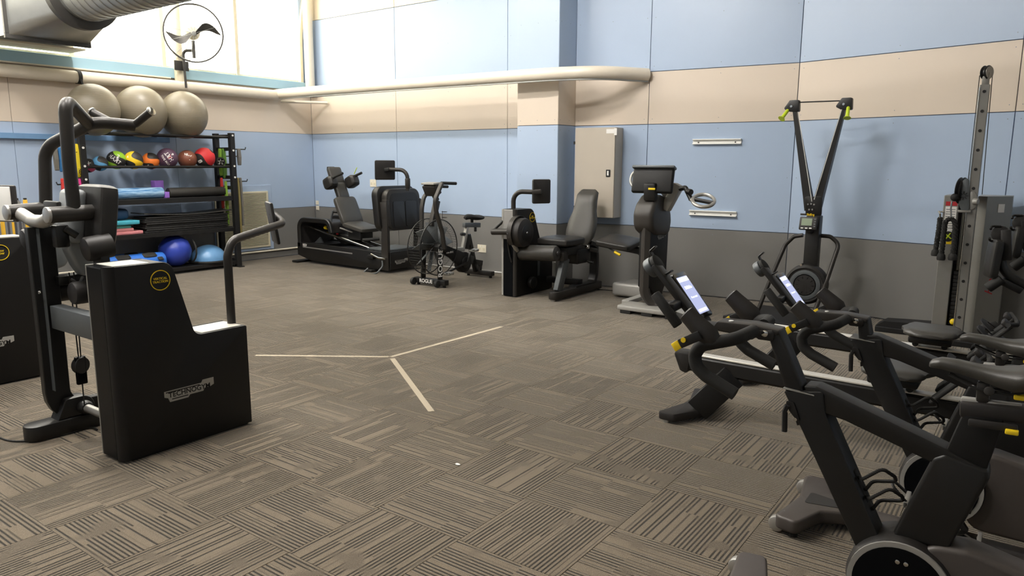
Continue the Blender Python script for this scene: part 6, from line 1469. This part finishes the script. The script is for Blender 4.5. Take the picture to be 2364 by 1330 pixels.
    MB().bar(S(2340, 915, yb - .02), S(2375, 920, yb - .02), .025, .014, (0, 0, 1), .004).build('clamp_tab', 'yellow', T)
    MB().bar(S(2268, 930), S(2272, 880), .032, .032, (0, 1, 0), .008).build('saddle_post', 'anthracite', T)
    MB().cyl(S(2284, 903, yb - .035), S(2284, 903, yb + .045), .013, 14, .004).build('saddle_clamp', 'anthracite', T)
    n0 = S(2146, 842); L = .285; rings = []
    prof = [(0, .012, .010, -.004), (.02, .020, .018, 0), (.10, .024, .026, .006), (.25, .026, .030, .004), (.42, .032, .034, -.002), (.58, .048, .042, -.006), (.72, .070, .050, -.004), (.86, .078, .050, .008), (.96, .070, .040, .012), (1.0, .045, .020, .008)]
    for t, w_, h_, dz in prof:
        c = V((n0.x + L * t, n0.y, n0.z + .008 + dz)); r = []
        for k in range(16):
            a = 2 * math.pi * k / 16; ca, sa = math.cos(a), math.sin(a)
            groove = .006 * math.exp(-(ca / .35) ** 2) if (sa > 0 and .3 < t < .95) else 0
            z = (sa * .5 if sa > 0 else sa * (1.0 if abs(ca) > .5 else .35)) * h_
            r.append(c + V((0, ca * w_, z - groove)))
        rings.append(r)
    MB().loft(rings).build('saddle', 'vinyl_light', T, angle=70)
    for s_ in (-1, 1): MB().tube([V((n0.x + .05, n0.y + s_ * .012, n0.z - .018)), V((n0.x + .12, n0.y + s_ * .02, n0.z - .045)), V((n0.x + .20, n0.y + s_ * .022, n0.z - .045)), V((n0.x + .25, n0.y + s_ * .04, n0.z - .02))], .0035, .02, n=6).build('saddle_rail', 'rubber', T)
    # handlebar post
    P = [B(1770, 772, yb - .035), B(1800, 766, yb - .035), F(1885, 975, yb - .035), F(1838, 985, yb - .035)]
    MB().prism(P, (0, .07, 0), .012, 3).build('handlebar_post', 'black_metal', T)
    MB().prism(fil([B(1655, 742, yb - .04), B(1735, 750, yb - .04), B(1800, 765, yb - .04), B(1795, 775, yb - .04), B(1725, 778, yb - .04), B(1640, 762, yb - .04)], .008, 4, True), (0, .08, 0), .006).build('stem', 'anthracite', T)
    MB().prism(fil([B(1738, 762, yb - .045), B(1790, 762, yb - .045), B(1785, 790, yb - .045), B(1745, 785, yb - .045)], .012, 4, True), (0, .09, 0), .01).build('stem_clamp', 'dark_shell', T)
    c = B(1766, 770, yb - .047); MB().cyl(c, c + V((0, -.006, 0)), .011, 16, .003).build('clamp_bolt', 'chrome', T)
    c = B(1688, 744, yb - .02); MB().cyl(c, c + V((0, 0, .006)), .008, 12).build('stem_button', 'white_plastic', T)
    # drop bars, mirrored about the middle plane
    near = [PY(1740, 764, -5.85), PY(1700, 782, -5.97), PY(1655, 790, -6.0), PY(1618, 797, -6.0), PY(1604, 818, -6.0), PY(1606, 845, -6.0), PY(1630, 868, -6.0), PY(1697, 910, -6.0)]
    hood = [PY(1650, 792, -6.0), PY(1617, 760, -6.0), PY(1583, 722, -6.0)]
    for s_ in (1, -1):
        def mir(p): q = V(p) if s_ == 1 else V((p.x, -11.6 - p.y, p.z)); return q + SH + V(bar_sh)
        MB().tube([mir(p) for p in near], .0205, [0, .05, .08, .04, .03, .04, .06, 0], n=14).build('drop_bar', 'rubber', T)
        hd = [mir(p) for p in hood]; q = MB(); rings = []
        ax_h = (hd[2] - hd[0]).normalized(); side = V((0, 1, 0)); up = ax_h.cross(side)
        for t, a, b in ((-.1, .010, .014), (0, .019, .026), (.2, .023, .038), (.45, .021, .035), (.75, .019, .031), (.97, .018, .029), (1.0, .015, .025)):
            c = hd[0] + (hd[2] - hd[0]) * t
            rings.append([c + side * a * math.cos(2 * math.pi * k / 12) + up * b * math.sin(2 * math.pi * k / 12) for k in range(12)])
        q.loft(rings).build('hood', 'dark_shell', T)
        le = mir(PY(1595, 778, -6.03)); l2 = mir(PY(1555, 803, -6.03))
        MB().bar(le + V((.03, 0, .01)), l2 + (le - l2) * .35, .030, .008, (0, 1, 0), .003).build('shift_lever', 'black_metal', T)
        MB().bar(l2 + (le - l2) * .36, l2, .028, .010, (0, 1, 0), .002).build('lever_tip', 'yellow', T)
        dc = mir(PY(1578, 785, -6.037)) + V((0, -.002, 0)); MB().lathe([(.005, -.002), (.008, -.002), (.008, .002), (.005, .002), (.005, -.002)], dc, (0, 1, 0), 16).build('lever_ring', 'yellow', T)
    # console with lit tablet, phone holder and short grip
    t0, t1 = B(1552, 633, yb), B(1621, 737, yb); u = (t0 - t1); Lh = u.length; u.normalize(); w = V((0, 1, 0)); n = u.cross(w); 
    if n.x < 0: n = -n
    cen = (t0 + t1) / 2 + w * .05
    MB().prism(rrect(cen - n * .016, w, u, .112, Lh, .012), n * .016, .004).build('tablet', 'screen_black', T)
    scr = MB().prism(rrect(cen, w, u, .086, Lh * .80, .003), n * .0008).build('screen', 'lit_screen', T, smooth=False)
    sx = V((0, 1, 0))
    MB().prism(rrect(cen + u * Lh * .34 + n * .0008, w, u, .08, Lh * .09, .002), n * .0006).build('screen_header', 'lit_bar', scr, smooth=False)
    text('Skillbike', .017, cen + u * Lh * .16 + n * .001, w, u, scr, 'lit_text', 'lettering', .0003, bold=True)
    text('Press start', .012, cen - u * Lh * .05 + n * .001, w, u, scr, 'lit_text', 'lettering', .0003)
    MB().prism(rrect(cen - u * Lh * .34 + n * .0008, w, u, .07, Lh * .06, .002), n * .0006).build('screen_button', 'lit_bar', scr, smooth=False)
    a0, a1 = B(1620, 752, yb - .02), B(1512, 610, yb - .04)
    MB().bar(a0, a1, .055, .022, (1, 0, 1), .008).build('console_arm', 'black_metal', T)
    MB().bar(B(1628, 748, yb + .05), B(1562, 650, yb + .05), .10, .018, n, .006).build('console_back', 'dark_shell', T)
    MB().bar(B(1660, 755, yb), B(1612, 748, yb), .07, .02, (0, 0, 1), .006).build('console_foot', 'dark_shell', T)
    hc = B(1515, 610, yb - .03)
    MB().cyl(hc - n * .035, hc - n * .005, .035, 20, .008).build('holder_hub', 'anthracite2', T)
    MB().cyl(hc - n * .004, hc + n * .012, .032, 20, .004).build('holder_disc', 'rubber', T)
    for s_ in (-1, 1): MB().rbar([hc + u * s_ * .025 + n * .006, hc + u * s_ * .048 + n * .008, hc + u * s_ * .050 + n * .035], .022, .006, .008, up=None, bev=.002).build('holder_claw', 'black_metal', T)
    MB().cyl(B(1512, 678, yb - .15), B(1566, 752, yb - .15), .017, 16, .004).build('aero_grip', 'rubber', T)
    MB().bar(B(1545, 712, yb - .14), B(1568, 700, yb - .03), .03, .03, (0, 0, 1), .006).build('grip_clamp', 'black_metal', T)
    MB().bar(B(1556, 725, yb - .12), B(1610, 745, yb - .03), .02, .02, (0, 0, 1), .004).build('grip_stay', 'silver_paint', T)
    return T
bike((0, 0, 0), (0, 0, 0), (0, 0, 0), 'black indoor cycle in the right foreground, nearest to the viewer')
bike((0.02, .86, 0), (.085, 0, -.095), (-.01, 0, -.09), 'black indoor cycle second from the viewer, beyond the foreground one')
